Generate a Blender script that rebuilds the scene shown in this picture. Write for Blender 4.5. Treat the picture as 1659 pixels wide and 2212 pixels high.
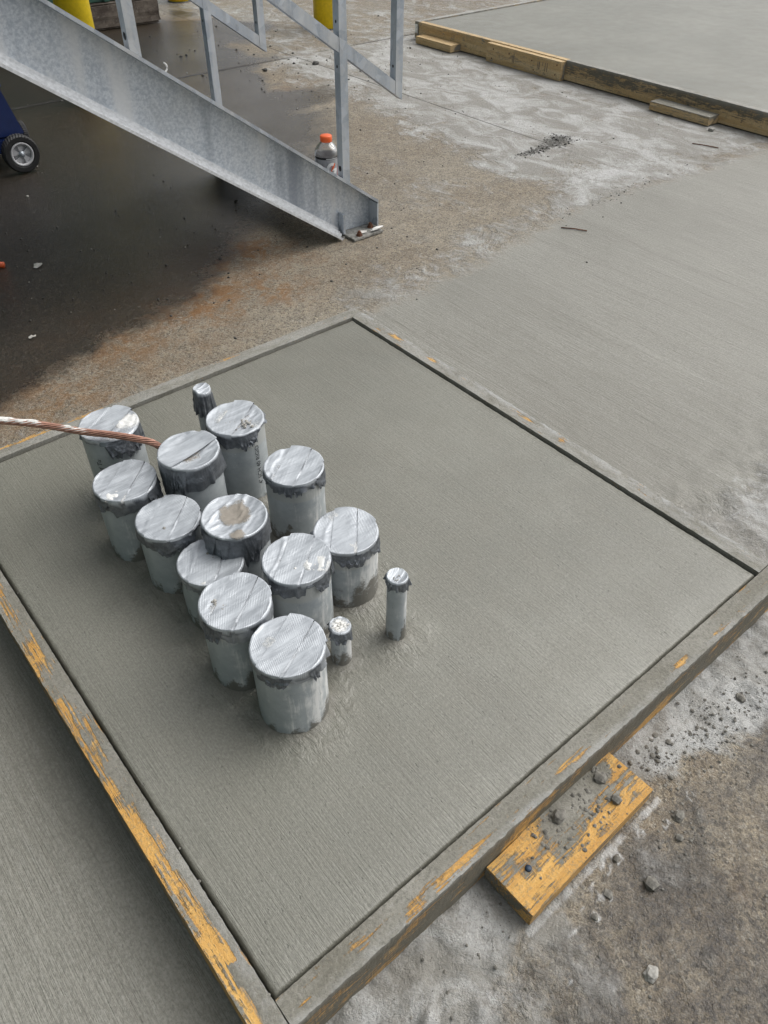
import bpy, bmesh, math, random
import numpy as np
from mathutils import Vector, Matrix

for o in list(bpy.data.objects):
    bpy.data.objects.remove(o, do_unlink=True)
SC = bpy.context.scene
COL = SC.collection
random.seed(7)

# ------------------------------------------------------------------ camera, sky, sun, exposure
cam_d = bpy.data.cameras.new('camera'); cam = bpy.data.objects.new('camera', cam_d); COL.objects.link(cam)
cam_d.sensor_fit = 'HORIZONTAL'; cam_d.sensor_width = 36.0; cam_d.lens = 36.0 * 1652 / 1659
cam_d.clip_start = 0.02; cam_d.clip_end = 500
ROT = Matrix.Rotation(math.radians(-40.31747576), 3, 'Z') @ Matrix.Rotation(math.radians(46.72390095), 3, 'X') @ Matrix.Rotation(math.radians(0.64186119), 3, 'Z')
cam.matrix_world = Matrix.Translation((-0.0777, -0.2928, 1.10)) @ ROT.to_4x4()
SC.camera = cam
SC.render.resolution_x, SC.render.resolution_y = 768, 1024

SUN_EL, SUN_AZ = math.radians(52), math.radians(-14)      # azimuth measured from +x towards +y
world = bpy.data.worlds.new('World'); SC.world = world; world.use_nodes = True
wn = world.node_tree; wn.nodes.clear()
w_out = wn.nodes.new('ShaderNodeOutputWorld'); w_bg = wn.nodes.new('ShaderNodeBackground')
w_sky = wn.nodes.new('ShaderNodeTexSky'); w_sky.sky_type = 'NISHITA'; w_sky.sun_disc = False
w_sky.sun_elevation = SUN_EL; w_sky.sun_rotation = math.radians(90) - SUN_AZ
w_sky.air_density = 1.0; w_sky.dust_density = 4.0; w_sky.ozone_density = 1.0
w_hs = wn.nodes.new('ShaderNodeHueSaturation'); w_hs.inputs['Saturation'].default_value = 0.20   # cloud cover greys the sky
wn.links.new(w_sky.outputs[0], w_hs.inputs['Color']); wn.links.new(w_hs.outputs[0], w_bg.inputs[0])
w_bg.inputs[1].default_value = 0.13
wn.links.new(w_bg.outputs[0], w_out.inputs[0])
sun_d = bpy.data.lights.new('sun', 'SUN'); sun_d.energy = 1.45; sun_d.angle = math.radians(60); sun_d.color = (1, .97, .92)
sun = bpy.data.objects.new('sun', sun_d); COL.objects.link(sun)
sd = Vector((math.cos(SUN_EL) * math.cos(SUN_AZ), math.cos(SUN_EL) * math.sin(SUN_AZ), math.sin(SUN_EL)))
sun.rotation_euler = sd.to_track_quat('Z', 'Y').to_euler(); sun.location = (3, 2, 8)
SC.view_settings.view_transform = 'Standard'; SC.view_settings.look = 'None'
SC.view_settings.exposure = 0.40; SC.view_settings.gamma = 1.0; SC.view_settings.use_curve_mapping = False

# ------------------------------------------------------------------ numpy noise
def _hash(ix, iy, s):
    h = (ix.astype(np.int64) * 374761393 + iy.astype(np.int64) * 668265263 + s * 974634777) & 0xffffffff
    h = ((h ^ (h >> 13)) * 1274126177) & 0xffffffff
    return ((h ^ (h >> 16)) & 0xffff) / 65535.0
def vnoise(x, y, s=0):
    x = np.asarray(x, float); y = np.asarray(y, float)
    ix = np.floor(x); iy = np.floor(y); fx = x - ix; fy = y - iy
    fx = fx * fx * (3 - 2 * fx); fy = fy * fy * (3 - 2 * fy)
    a = _hash(ix, iy, s); b = _hash(ix + 1, iy, s); c = _hash(ix, iy + 1, s); d = _hash(ix + 1, iy + 1, s)
    return (a * (1 - fx) + b * fx) * (1 - fy) + (c * (1 - fx) + d * fx) * fy
def fbm(x, y, s=0, oct=4, gain=.5):
    t = 0; a = 1; n = 0
    x = np.asarray(x, float); y = np.asarray(y, float)
    for k in range(oct):
        t = t + a * vnoise(x, y, s + k * 17); n += a; a *= gain
        x, y = x * 1.93 + y * .31, y * 1.93 - x * .31
    return t / n
def sst(a, b, x):
    t = np.clip((x - a) / (b - a), 0, 1); return t * t * (3 - 2 * t)

# ------------------------------------------------------------------ materials: small node helper
class MT:
    def __init__(s, name):
        s.m = bpy.data.materials.new(name); s.m.use_nodes = True; s.n = s.m.node_tree; s.n.nodes.clear()
        s.out = s.n.nodes.new('ShaderNodeOutputMaterial'); s.b = s.n.nodes.new('ShaderNodeBsdfPrincipled')
        s.n.links.new(s.b.outputs[0], s.out.inputs[0])
        s.tc = s.n.nodes.new('ShaderNodeTexCoord')
    def put(s, sock, v):
        if isinstance(v, bpy.types.NodeSocket): s.n.links.new(v, sock)
        elif isinstance(v, (tuple, list)) and len(v) == 3 and sock.type == 'RGBA': sock.default_value = (*v, 1)
        else: sock.default_value = v
    def co(s, scale=(1, 1, 1), rot=(0, 0, 0), src='Object'):
        mp = s.n.nodes.new('ShaderNodeMapping'); s.n.links.new(s.tc.outputs[src], mp.inputs[0])
        mp.inputs['Scale'].default_value = scale; mp.inputs['Rotation'].default_value = rot; return mp.outputs[0]
    def noise(s, scale, co=None, detail=3, rough=.55, dist=0):
        t = s.n.nodes.new('ShaderNodeTexNoise'); s.n.links.new(co or s.co(), t.inputs['Vector'])
        t.inputs['Scale'].default_value = scale; t.inputs['Detail'].default_value = detail
        t.inputs['Roughness'].default_value = rough; t.inputs['Distortion'].default_value = dist; return t.outputs[0]
    def voro(s, scale, co=None, out='Distance', feature='F1'):
        t = s.n.nodes.new('ShaderNodeTexVoronoi'); t.feature = feature; s.n.links.new(co or s.co(), t.inputs['Vector'])
        t.inputs['Scale'].default_value = scale; return t.outputs[out]
    def wave(s, scale, co, dist=0, dscale=1):
        t = s.n.nodes.new('ShaderNodeTexWave'); s.n.links.new(co, t.inputs['Vector']); t.inputs['Scale'].default_value = scale
        t.inputs['Distortion'].default_value = dist; t.inputs['Detail Scale'].default_value = dscale; return t.outputs['Fac']
    def ramp(s, f, a, b, lo=0., hi=1.):
        r = s.n.nodes.new('ShaderNodeMapRange'); r.interpolation_type = 'SMOOTHSTEP'; s.put(r.inputs[0], f)
        for i, v in enumerate((a, b, lo, hi)): r.inputs[i + 1].default_value = v
        return r.outputs[0]
    def math(s, op, a, b=0.0, c=0.0):
        m = s.n.nodes.new('ShaderNodeMath'); m.operation = op
        for i, v in enumerate((a, b, c)): s.put(m.inputs[i], v)
        return m.outputs[0]
    def add(s, a, b): return s.math('ADD', a, b)
    def mul(s, a, b): return s.math('MULTIPLY', a, b)
    def mad(s, a, k, c): return s.math('MULTIPLY_ADD', a, k, c)
    def mix(s, f, a, b):
        m = s.n.nodes.new('ShaderNodeMix'); m.data_type = 'RGBA'
        s.put(m.inputs[0], f); s.put(m.inputs[6], a); s.put(m.inputs[7], b); return m.outputs[2]
    def attr(s, name):
        a = s.n.nodes.new('ShaderNodeAttribute'); a.attribute_name = name
        if '.' in name: pass
        return a
    def rgb(s, name):
        a = s.attr(name); p = s.n.nodes.new('ShaderNodeSeparateColor'); s.n.links.new(a.outputs['Color'], p.inputs[0]); return p.outputs
    def bump(s, h, strength=.5, dist=.002, prev=None):
        b = s.n.nodes.new('ShaderNodeBump'); b.inputs['Strength'].default_value = strength; b.inputs['Distance'].default_value = dist
        s.put(b.inputs['Height'], h)
        if prev is not None: s.n.links.new(prev, b.inputs['Normal'])
        return b.outputs[0]
    def fin(s, col=None, rough=None, metal=None, normal=None, **kw):
        for k, v in (('Base Color', col), ('Roughness', rough), ('Metallic', metal), ('Normal', normal)):
            if v is not None: s.put(s.b.inputs[k], v)
        for k, v in kw.items(): s.put(s.b.inputs[k.replace('_', ' ')], v)
        return s.m

def broom(m, sx=1.0, amp=1.0):
    """broom finish: lines along local Y, plus grain"""
    c = m.co((1, .035, 1)); l1 = m.noise(300 * sx, c, 3, .7); l2 = m.noise(110 * sx, m.co((1, .03, 1)), 3, .65)
    g = m.noise(300, m.co((1, .6, 1)), 3, .75)
    return l1, l2, g

def mat_pad():
    m = MT('wet_broomed_concrete'); l1, l2, g = broom(m)
    A = m.rgb('msk')                       # r: trowelled round the pipes, g: mud, b: edge paste
    big = m.noise(2.2, None, 3); mid = m.noise(14, None, 4)
    l3 = m.noise(16, m.co((1, .05, 1)), 5, .75, .4); damp = m.noise(3.2, m.co((1, .6, 1)), 5, .65, .5)
    pits = m.ramp(m.noise(170, m.co((1, .45, 1)), 2, .6), .66, .74)
    col = m.mix(m.ramp(big, .3, .7), (.147, .146, .119), (.203, .201, .168))
    col = m.mix(m.ramp(l3, .52, .72, 0, .28), col, (.125, .12, .096)); col = m.mix(m.ramp(l3, .46, .28, 0, .25), col, (.25, .243, .208)); col = m.mix(m.ramp(damp, .52, .66, 0, .35), col, (.13, .125, .1))
    col = m.mix(m.mul(m.ramp(mid, .35, .7), .35), col, (.165, .158, .128))
    col = m.mix(m.mul(m.ramp(l1, .42, .62), .16), col, (.24, .231, .196))
    col = m.mix(m.mul(m.ramp(l2, .52, .72), .20), col, (.128, .121, .095))
    col = m.mix(m.ramp(g, .45, .62, .0, .42), col, (.095, .092, .077))
    col = m.mix(m.ramp(g, .46, .32, .0, .32), col, (.285, .281, .252))
    col = m.mix(m.mul(pits, .5), col, (.10, .098, .085))
    col = m.mix(m.mul(A[1], .55), col, (.13, .122, .10))
    sw = m.noise(42, m.co((1, .30, 1), (0, 0, .7)), 4, .65, 3.5)
    hb = m.math('SUBTRACT', 1.0, A[0])
    h = m.add(m.mul(m.add(m.mul(l1, .85), m.mul(l2, .3)), hb), m.add(m.mul(sw, m.mul(A[0], 3.0)), m.add(m.mul(g, .55), m.mul(pits, -.5))))
    return m.fin(col, m.ramp(mid, .2, .8, .40, .52), 0, m.bump(h, .6, .0024), Specular_IOR_Level=.75)

def mat_ground():
    m = MT('pavement_and_fresh_concrete'); l1, l2, g = broom(m)
    A = m.rgb('mA'); B = m.rgb('mB'); Cc = m.rgb('mC')
    # old pavement
    n1 = m.noise(3.0, None, 5, .6); n2 = m.noise(22, None, 5, .65); n3 = m.noise(150, None, 3, .65); agg = m.voro(190, None, 'Color')
    sp = m.n.nodes.new('ShaderNodeSeparateColor'); m.n.links.new(agg, sp.inputs[0])
    grainy = m.noise(330, None, 2, .7)
    old = m.mix(m.ramp(n1, .3, .7), (.24, .188, .127), (.33, .29, .223))
    old = m.mix(m.mul(m.ramp(n2, .48, .7), .4), old, (.17, .14, .105))
    old = m.mix(m.mul(m.ramp(n2, .52, .33), .5), old, (.44, .38, .275))
    old = m.mix(m.mul(m.ramp(sp.outputs[0], .84, .88), .6), old, (.40, .37, .31))
    old = m.mix(m.mul(m.ramp(sp.outputs[1], .80, .85), .65), old, (.06, .052, .043))
    old = m.mix(m.ramp(grainy, .40, .62, 0, .55), old, (.075, .066, .055))
    old = m.mix(m.ramp(m.noise(210, None, 2, .7), .60, .68, 0, .6), old, (.36, .34, .30))
    s1 = m.noise(62, None, 4, .8); s2 = m.noise(115, m.co((1, 1.3, 1)), 3, .8)
    old = m.mix(m.ramp(s1, .52, .68, 0, .5), old, (.12, .098, .075)); old = m.mix(m.ramp(s2, .56, .68, 0, .55), old, (.40, .37, .31)); old = m.mix(m.ramp(s2, .45, .34, 0, .42), old, (.09, .076, .06))
    rn = m.mul(A[2], m.ramp(m.add(m.noise(13, None, 6, .75, .8), m.mul(m.math('SUBTRACT', s1, .5), .5)), .30, .66, .15, 1.35))
    old = m.mix(m.mul(m.ramp(rn, .08, .95), .85), old, (.23, .105, .028))
    # thin washed cement over the old slab
    pn = m.add(m.mul(m.math('SUBTRACT', m.noise(5.5, m.co((1, .7, 1), (0, 0, .5)), 7, .72, 1.2), .5), 1.5), m.mul(m.math('SUBTRACT', m.noise(34, None, 5, .75, .5), .5), .7))
    pw = m.ramp(m.add(B[0], pn), .30, .72)
    pcol = m.mix(m.ramp(m.noise(7, m.co((1, .6, 1)), 6, .7, 1.0), .40, .64), (.285, .279, .256), (.51, .515, .507))
    pcol = m.mix(m.ramp(s2, .52, .66, 0, .55), pcol, (.19, .185, .17))
    old = m.mix(m.mul(pw, .85), old, pcol)
    # wet
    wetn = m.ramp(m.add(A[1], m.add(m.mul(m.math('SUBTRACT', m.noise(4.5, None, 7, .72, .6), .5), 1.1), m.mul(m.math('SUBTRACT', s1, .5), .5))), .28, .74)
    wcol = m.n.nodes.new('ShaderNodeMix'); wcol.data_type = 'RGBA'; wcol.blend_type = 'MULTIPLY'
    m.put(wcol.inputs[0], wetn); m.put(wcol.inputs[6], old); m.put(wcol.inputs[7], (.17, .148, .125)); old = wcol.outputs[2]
    old = m.mix(m.mul(wetn, m.ramp(m.noise(85, None, 3, .8), .60, .70, 0, .55)), old, (.17, .15, .125))  # pale specks painted in as glints on the wet ground
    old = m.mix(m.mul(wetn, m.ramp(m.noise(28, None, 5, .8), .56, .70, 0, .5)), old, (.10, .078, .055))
    soak_shade = m.n.nodes.new('ShaderNodeMix'); soak_shade.data_type = 'RGBA'; soak_shade.blend_type = 'MULTIPLY'; m.put(soak_shade.inputs[0], m.mul(Cc[2], m.ramp(n1, .25, .6, .55, 1.0))); m.put(soak_shade.inputs[6], old); m.put(soak_shade.inputs[7], (.30, .31, .33)); old = soak_shade.outputs[2]  # darkens further: stair shade painted into the wet ground colour
    # fresh broomed concrete
    fr = m.ramp(m.add(A[0], m.add(m.mul(m.math('SUBTRACT', m.noise(9, m.co((1, .6, 1)), 6, .7, .8), .5), .8), m.mul(m.math('SUBTRACT', s1, .5), .5))), .3, .72)
    fcol = m.mix(m.ramp(m.noise(1.7, m.co((1, .5, 1)), 4), .3, .7), (.183, .176, .146), (.252, .245, .211))
    l3 = m.noise(26, m.co((1, .045, 1)), 5, .75, .4); fcol = m.mix(m.ramp(l3, .52, .70, 0, .5), fcol, (.15, .141, .115)); fcol = m.mix(m.ramp(l3, .46, .30, 0, .45), fcol, (.31, .302, .27))
    fcol = m.mix(m.mul(m.ramp(l1, .42, .62), .3), fcol, (.27, .265, .237))
    fcol = m.mix(m.mul(m.ramp(l2, .52, .72), .30), fcol, (.14, .134, .112))
    fcol = m.mix(m.ramp(g, .45, .62, 0, .45), fcol, (.115, .11, .093))
    fcol = m.mix(m.ramp(g, .46, .32, .0, .35), fcol, (.32, .315, .288))
    fcol = m.mix(m.mul(m.ramp(m.noise(140, None, 2), .66, .76), .4), fcol, (.11, .105, .09))
    col = m.mix(fr, old, fcol)
    # lime bloom, crumbly dark cement, joints
    ln = m.ramp(m.add(B[1], m.mul(m.math('SUBTRACT', m.noise(45, None, 5, .7, .5), .5), .9)), .32, .75)
    col = m.mix(m.mul(ln, .85), col, (.56, .565, .56))
    dn = m.ramp(m.add(B[2], m.mul(m.math('SUBTRACT', m.noise(70, None, 4, .7), .5), 1.0)), .42, .6)
    col = m.mix(m.mul(dn, .9), col, (.075, .072, .062))
    col = m.mix(Cc[0], col, (.018, .017, .015))
    h_old = m.add(m.add(m.mul(s1, 1.3), m.mul(n3, .9)), m.add(m.mul(grainy, 1.1), m.mul(sp.outputs[0], .35)))
    h_new = m.add(m.mul(l1, 1.0), m.add(m.mul(l2, .5), m.mul(g, .6)))
    hm = m.n.nodes.new('ShaderNodeMix'); hm.data_type = 'FLOAT'
    m.put(hm.inputs[0], fr); m.put(hm.inputs[2], h_old); m.put(hm.inputs[3], h_new)
    h = m.add(hm.outputs[0], m.add(m.mul(m.mul(pw, m.math('SUBTRACT', 1.0, fr)), m.mad(m.noise(48, None, 6, .75, .8), 3.0, .5)), m.add(m.mul(ln, .6), m.mul(dn, 2.0))))
    rough = m.mix(fr, m.mix(wetn, (.75, .75, .75), (.25, .25, .25)), (.46, .46, .46))
    rough = m.mix(Cc[1], rough, (.16, .16, .16))
    spec = m.mul(m.math('SUBTRACT', 1.0, Cc[0]), m.mad(fr, .30, .42))
    m.b.inputs['Coat Roughness'].default_value = .22; m.put(m.b.inputs['Coat Weight'], m.mul(m.mul(wetn, m.math('SUBTRACT', 1.0, fr)), m.mad(m.noise(2.6, None, 4, .6), 1.3, -.15))); m.n.links.new(m.bump(m.add(m.mul(s1, 1.0), m.mul(s2, .8)), .8, .0035), m.b.inputs['Coat Normal'])
    return m.fin(col, rough, 0, m.bump(h, .85, .0034), Specular_IOR_Level=spec)

def mat_board(name, tone):
    """pine form board, smeared with cement where the 'msk' red channel is low"""
    m = MT(name); A = m.rgb('msk')
    gr = m.noise(38, m.co((.05, 1, 1)), 4, .6, .4); fine = m.noise(260, m.co((.06, 1, 1)), 2)
    wood = m.mix(m.ramp(gr, .35, .65), tone[0], tone[1]); wood = m.mix(m.mul(m.ramp(fine, .5, .7), .4), wood, tone[2])
    n = m.noise(34, m.co((.5, 1, 1)), 6, .75, .6); n2 = m.noise(200, None, 4, .8); scr = m.noise(150, m.co((1.6, .12, .12)), 3, .75)
    w = m.ramp(m.add(A[0], m.add(m.mul(m.math('SUBTRACT', n, .5), 1.7), m.add(m.mul(m.math('SUBTRACT', fine, .5), 1.5), m.mul(m.math('SUBTRACT', scr, .5), .5)))), .40, .72)
    cem = m.mix(m.ramp(m.noise(12, m.co((.5, 1, 1)), 4), .3, .7), (.185, .175, .142), (.285, .275, .24))
    cem = m.mix(m.ramp(n2, .48, .66, 0, .6), cem, (.11, .105, .09)); cem = m.mix(m.ramp(n2, .45, .33, 0, .4), cem, (.37, .365, .345))
    cem = m.mix(m.mul(A[1], m.ramp(n, .35, .6)), cem, (.43, .435, .43))
    cem = m.mix(A[2], cem, (.125, .112, .082))
    wood = m.mix(m.ramp(m.add(n2, m.mul(m.math('SUBTRACT', n, .5), .8)), .50, .66, 0, .55), wood, (.24, .20, .125))
    col = m.mix(w, cem, wood)
    h = m.add(m.mul(m.math('SUBTRACT', 1.0, w), 1.6), m.add(m.mul(n2, 1.5), m.add(m.mul(n, .8), m.mul(fine, .3))))
    return m.fin(col, m.mix(w, (.7, .7, .7), (.55, .55, .55)), 0, m.bump(h, .75, .0024), Specular_IOR_Level=.35)

def mat_galv(name='galvanised_steel'):
    m = MT(name)
    v = m.voro(34, m.co((1, 1, 1)), 'Color'); sp = m.n.nodes.new('ShaderNodeSeparateColor'); m.n.links.new(v, sp.inputs[0])
    v2 = m.noise(150, None, 3, .6); st = m.noise(9, m.co((1.6, 1.6, .22)), 4, .6, .3); bl = m.noise(4, None, 4)
    col = m.mix(sp.outputs[0], (.33, .375, .435), (.53, .575, .63)); col = m.mix(m.ramp(v2, .35, .7, 0, .55), col, (.52, .53, .53))
    col = m.mix(m.mul(m.ramp(st, .48, .68), .6), col, (.62, .625, .62)); col = m.mix(m.mul(m.ramp(st, .45, .3), .45), col, (.21, .225, .24))
    col = m.mix(m.mul(m.ramp(bl, .55, .75), .35), col, (.36, .345, .31))
    return m.fin(col, m.ramp(sp.outputs[1], 0, 1, .38, .58), .55, m.bump(v2, .18, .001))

def mat_web():
    m = MT('dull_zinc_web')
    n = m.noise(120, None, 4, .7); n2 = m.noise(24, None, 4, .65); bl = m.noise(3.2, None, 4)
    st = m.noise(8, m.co((1.3, 1.3, .16), (0, .10, 0)), 3, .45, .3)
    col = m.mix(m.ramp(n, .30, .70), (.40, .45, .515), (.66, .70, .745))
    col = m.mix(m.mul(m.ramp(n2, .5, .75), .25), col, (.58, .59, .59)); col = m.mix(m.mul(m.ramp(st, .50, .64), .8), col, (.70, .715, .73))
    col = m.mix(m.mul(m.ramp(st, .48, .30), .75), col, (.22, .25, .30)); col = m.mix(m.mul(m.ramp(bl, .5, .75), .3), col, (.40, .395, .36))
    return m.fin(col, .42, .5, m.bump(n, .2, .001))

def mat_pvc():
    m = MT('grey_pvc_pipe'); A = m.rgb('msk')      # r mud, g lime, b pale band
    st = m.noise(70, m.co((1, 1, .14)), 4, .65); bl = m.noise(26, None, 5, .65)
    col = m.mix(m.ramp(bl, .3, .7), (.29, .32, .335), (.38, .41, .42))
    col = m.mix(A[2], col, (.36, .375, .365))
    ln = m.ramp(m.add(A[1], m.add(m.mul(m.math('SUBTRACT', st, .5), 1.3), m.mul(m.math('SUBTRACT', bl, .5), .7))), .45, .85)
    col = m.mix(m.mul(ln, .8), col, (.68, .68, .66))
    col = m.mix(m.ramp(m.noise(160, None, 4, .8), .62, .70, 0, .7), col, (.62, .62, .60)); col = m.mix(m.ramp(m.noise(120, m.co((1, 1, .5)), 4, .8), .62, .72, 0, .45), col, (.12, .13, .13))
    md = m.ramp(m.add(A[0], m.mul(m.math('SUBTRACT', m.noise(60, None, 6, .78), .5), 1.6)), .45, .78)
    col = m.mix(m.mul(md, .92), col, (.125, .118, .098))
    h = m.add(m.mul(ln, .6), m.add(m.mul(md, 1.2), m.mul(bl, .2)))
    return m.fin(col, m.mix(md, m.mix(ln, (.42, .42, .42), (.7, .7, .7)), (.75, .75, .75)), 0, m.bump(h, .5, .0012), Specular_IOR_Level=.45)

def mat_tape(name, ang):
    m = MT(name); A = m.rgb('msk')                 # r brown dirt, g lime, b dust plus painted top light
    c = m.co((1, 1, .2), (0, 0, ang)); rib = m.wave(120, c, 1.0, 3); n = m.noise(90, None, 4, .65); n2 = m.noise(18, None, 4, .6)
    wr = m.noise(30, m.co((.30, 1.5, 1), (0, 0, -ang)), 4, .6, 1.0)
    ribm = m.ramp(n2, .42, .6)
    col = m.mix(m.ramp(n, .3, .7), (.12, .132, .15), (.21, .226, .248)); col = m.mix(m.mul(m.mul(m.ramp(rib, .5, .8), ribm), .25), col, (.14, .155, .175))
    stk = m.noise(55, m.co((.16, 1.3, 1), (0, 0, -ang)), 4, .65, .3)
    lit_film = m.mul(A[2], m.ramp(m.add(stk, m.mul(m.math('SUBTRACT', n2, .5), .5)), .25, .75, .50, .95))
    col = m.mix(lit_film, col, (.53, .562, .595))  # upward faces paled: cement dust and sky-lit tops put into the colour
    dn = m.ramp(m.add(A[0], m.mul(m.math('SUBTRACT', m.noise(70, None, 5, .7), .5), .8)), .42, .66)
    col = m.mix(m.mul(dn, .9), col, (.235, .205, .165))
    ln = m.ramp(m.add(A[1], m.mul(m.math('SUBTRACT', m.noise(85, None, 6, .78), .5), 1.5)), .40, .90)
    col = m.mix(m.mul(ln, .95), col, (.70, .70, .68))
    met = m.mul(m.math('SUBTRACT', 1.0, m.math('MAXIMUM', dn, m.math('MAXIMUM', ln, m.mul(lit_film, .75)))), .70)
    h = m.add(m.mul(m.mul(rib, ribm), .16), m.add(m.mul(wr, .9), m.add(m.mul(n, .12), m.mul(m.add(ln, dn), .8))))
    return m.fin(col, m.mix(m.math('MAXIMUM', dn, ln), (.46, .46, .46), (.8, .8, .8)), met, m.bump(h, .7, .0024))

def simple(name, col, rough=.5, metal=0, var=.25, nscale=40, bstr=.15, **kw):
    m = MT(name); n = m.noise(nscale, None, 4, .6)
    d = tuple(c * (1 - var) for c in col); b = tuple(min(1, c * (1 + var)) for c in col)
    return m.fin(m.mix(m.ramp(n, .3, .7), d, b), rough, metal, m.bump(n, bstr, .001), **kw)

PINE = ((.56, .30, .075), (.70, .42, .13), (.40, .19, .045))
DULLPINE = ((.50, .345, .165), (.62, .475, .275), (.33, .18, .065))
M_PAD, M_GROUND = mat_pad(), mat_ground()
M_BOARD, M_BOARD2 = mat_board('cement_smeared_pine', PINE), mat_board('weathered_pine', DULLPINE)
M_GALV, M_WEB, M_PVC = mat_galv(), mat_web(), mat_pvc()
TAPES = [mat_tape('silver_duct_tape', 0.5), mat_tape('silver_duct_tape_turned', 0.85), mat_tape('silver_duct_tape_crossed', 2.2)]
M_FLANGE = simple('lit_zinc', (.62, .635, .65), .55, .2, .15, 90, .25)  # paler copy of the zinc: light caught by the lower flange painted in
M_STONE = simple('grey_cement_crumb', (.155, .148, .13), .9, 0, .4, 120, .5)
M_PALESTONE = simple('pale_cement_crumb', (.30, .29, .265), .85, 0, .35, 120, .5)
M_DARKSTONE = simple('dark_gravel', (.055, .053, .048), .75, 0, .4, 90, .4)
M_LIME = simple('white_cement_paste', (.66, .65, .62), .85, 0, .18, 160, .6)
M_INK = simple('black_print', (.02, .022, .025), .6, 0, .1)
M_YELLOW = simple('yellow_bollard_paint', (.90, .66, .02), .42, 0, .07, 60, .25)
M_STAMP = simple('faded_stamp_ink', (.20, .165, .125), .8, 0, .3, 150)
M_DIRTY = simple('dirty_zinc_plate', (.25, .245, .225), .6, .2, .45, 70, .4)
M_RUST = simple('rusty_steel', (.11, .045, .022), .85, 0, .5, 200, .6)
M_BLACK = simple('black_rubber', (.018, .018, .019), .65, 0, .3, 80, .3)

# ------------------------------------------------------------------ object helpers
def mesh_obj(name, verts, faces, mat, parent=None, smooth=False, loc=None, rot=None):
    me = bpy.data.meshes.new(name); me.from_pydata([tuple(map(float, v)) for v in verts], [], [tuple(map(int, f)) for f in faces])
    me.materials.append(mat)
    if smooth: me.polygons.foreach_set('use_smooth', [True] * len(me.polygons))
    me.update()
    o = bpy.data.objects.new(name, me); COL.objects.link(o)
    if parent: o.parent = parent
    if loc: o.location = loc
    if rot: o.rotation_euler = rot
    return o
def bm_obj(name, bm, mat, parent=None, smooth=False, loc=None, rot=None):
    bmesh.ops.recalc_face_normals(bm, faces=bm.faces)
    me = bpy.data.meshes.new(name); bm.to_mesh(me); bm.free(); me.materials.append(mat)
    if smooth: me.polygons.foreach_set('use_smooth', [True] * len(me.polygons))
    o = bpy.data.objects.new(name, me); COL.objects.link(o)
    if parent: o.parent = parent
    if loc: o.location = loc
    if rot: o.rotation_euler = rot
    return o
def tag(o, label=None, cat=None, group=None, kind=None):
    if label: o['label'] = label
    if cat: o['category'] = cat
    if group: o['group'] = group
    if kind: o['kind'] = kind
    return o
def thing(name, loc, label, cat, group=None, rz=0):
    o = bpy.data.objects.new(name, None); COL.objects.link(o); o.location = loc; o.rotation_euler = (0, 0, rz); o.empty_display_size = .05
    return tag(o, label, cat, group)
def set_col(o, name, arr):
    a = o.data.attributes.new(name, 'FLOAT_COLOR', 'POINT'); c = np.ones((len(o.data.vertices), 4), np.float32); c[:, :3] = arr; a.data.foreach_set('color', c.ravel())
def add_box(bm, x0, x1, y0, y1, z0, z1, bev=0.0):
    r = bmesh.ops.create_cube(bm, size=1); vs = r['verts']
    for v in vs: v.co = Vector((x0 + (v.co.x + .5) * (x1 - x0), y0 + (v.co.y + .5) * (y1 - y0), z0 + (v.co.z + .5) * (z1 - z0)))
    if bev:
        es = list({e for v in vs for e in v.link_edges}); bmesh.ops.bevel(bm, geom=es, offset=bev, segments=2, affect='EDGES')
def box(name, dims, mat, parent=None, bev=0.002, loc=None, rot=None):
    bm = bmesh.new(); add_box(bm, *dims, bev=bev); return bm_obj(name, bm, mat, parent, False, loc, rot)
def lathe(name, prof, n, mat, parent=None, smooth=True, loc=None, rot=None, cap=True):
    vs, fs = [], []
    for r, z in prof:
        for k in range(n): a = 2 * math.pi * k / n; vs.append((r * math.cos(a), r * math.sin(a), z))
    for i in range(len(prof) - 1):
        for k in range(n): j = (k + 1) % n; fs.append((i * n + k, i * n + j, (i + 1) * n + j, (i + 1) * n + k))
    if cap: fs.append(tuple(range(n))[::-1]); fs.append(tuple((len(prof) - 1) * n + k for k in range(n)))
    return mesh_obj(name, vs, fs, mat, parent, smooth, loc, rot)
def grid_faces(nx, ny):
    i, j = np.meshgrid(np.arange(nx - 1), np.arange(ny - 1), indexing='ij'); a = (i * ny + j).ravel(); return np.stack([a, a + ny, a + ny + 1, a + 1], 1)
def prism(name, poly, y0, y1, mat, parent=None):
    """polygon in (x, z) pushed from y0 to y1"""
    n = len(poly); vs = [(x, y0, z) for x, z in poly] + [(x, y1, z) for x, z in poly]
    fs = [tuple(range(n)), tuple(range(2 * n - 1, n - 1, -1))] + [(i, i + n, (i + 1) % n + n, (i + 1) % n) for i in range(n)]
    bm = bmesh.new(); bv = [bm.verts.new(v) for v in vs]
    for f in fs: bm.faces.new([bv[i] for i in f])
    return bm_obj(name, bm, mat, parent)
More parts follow.
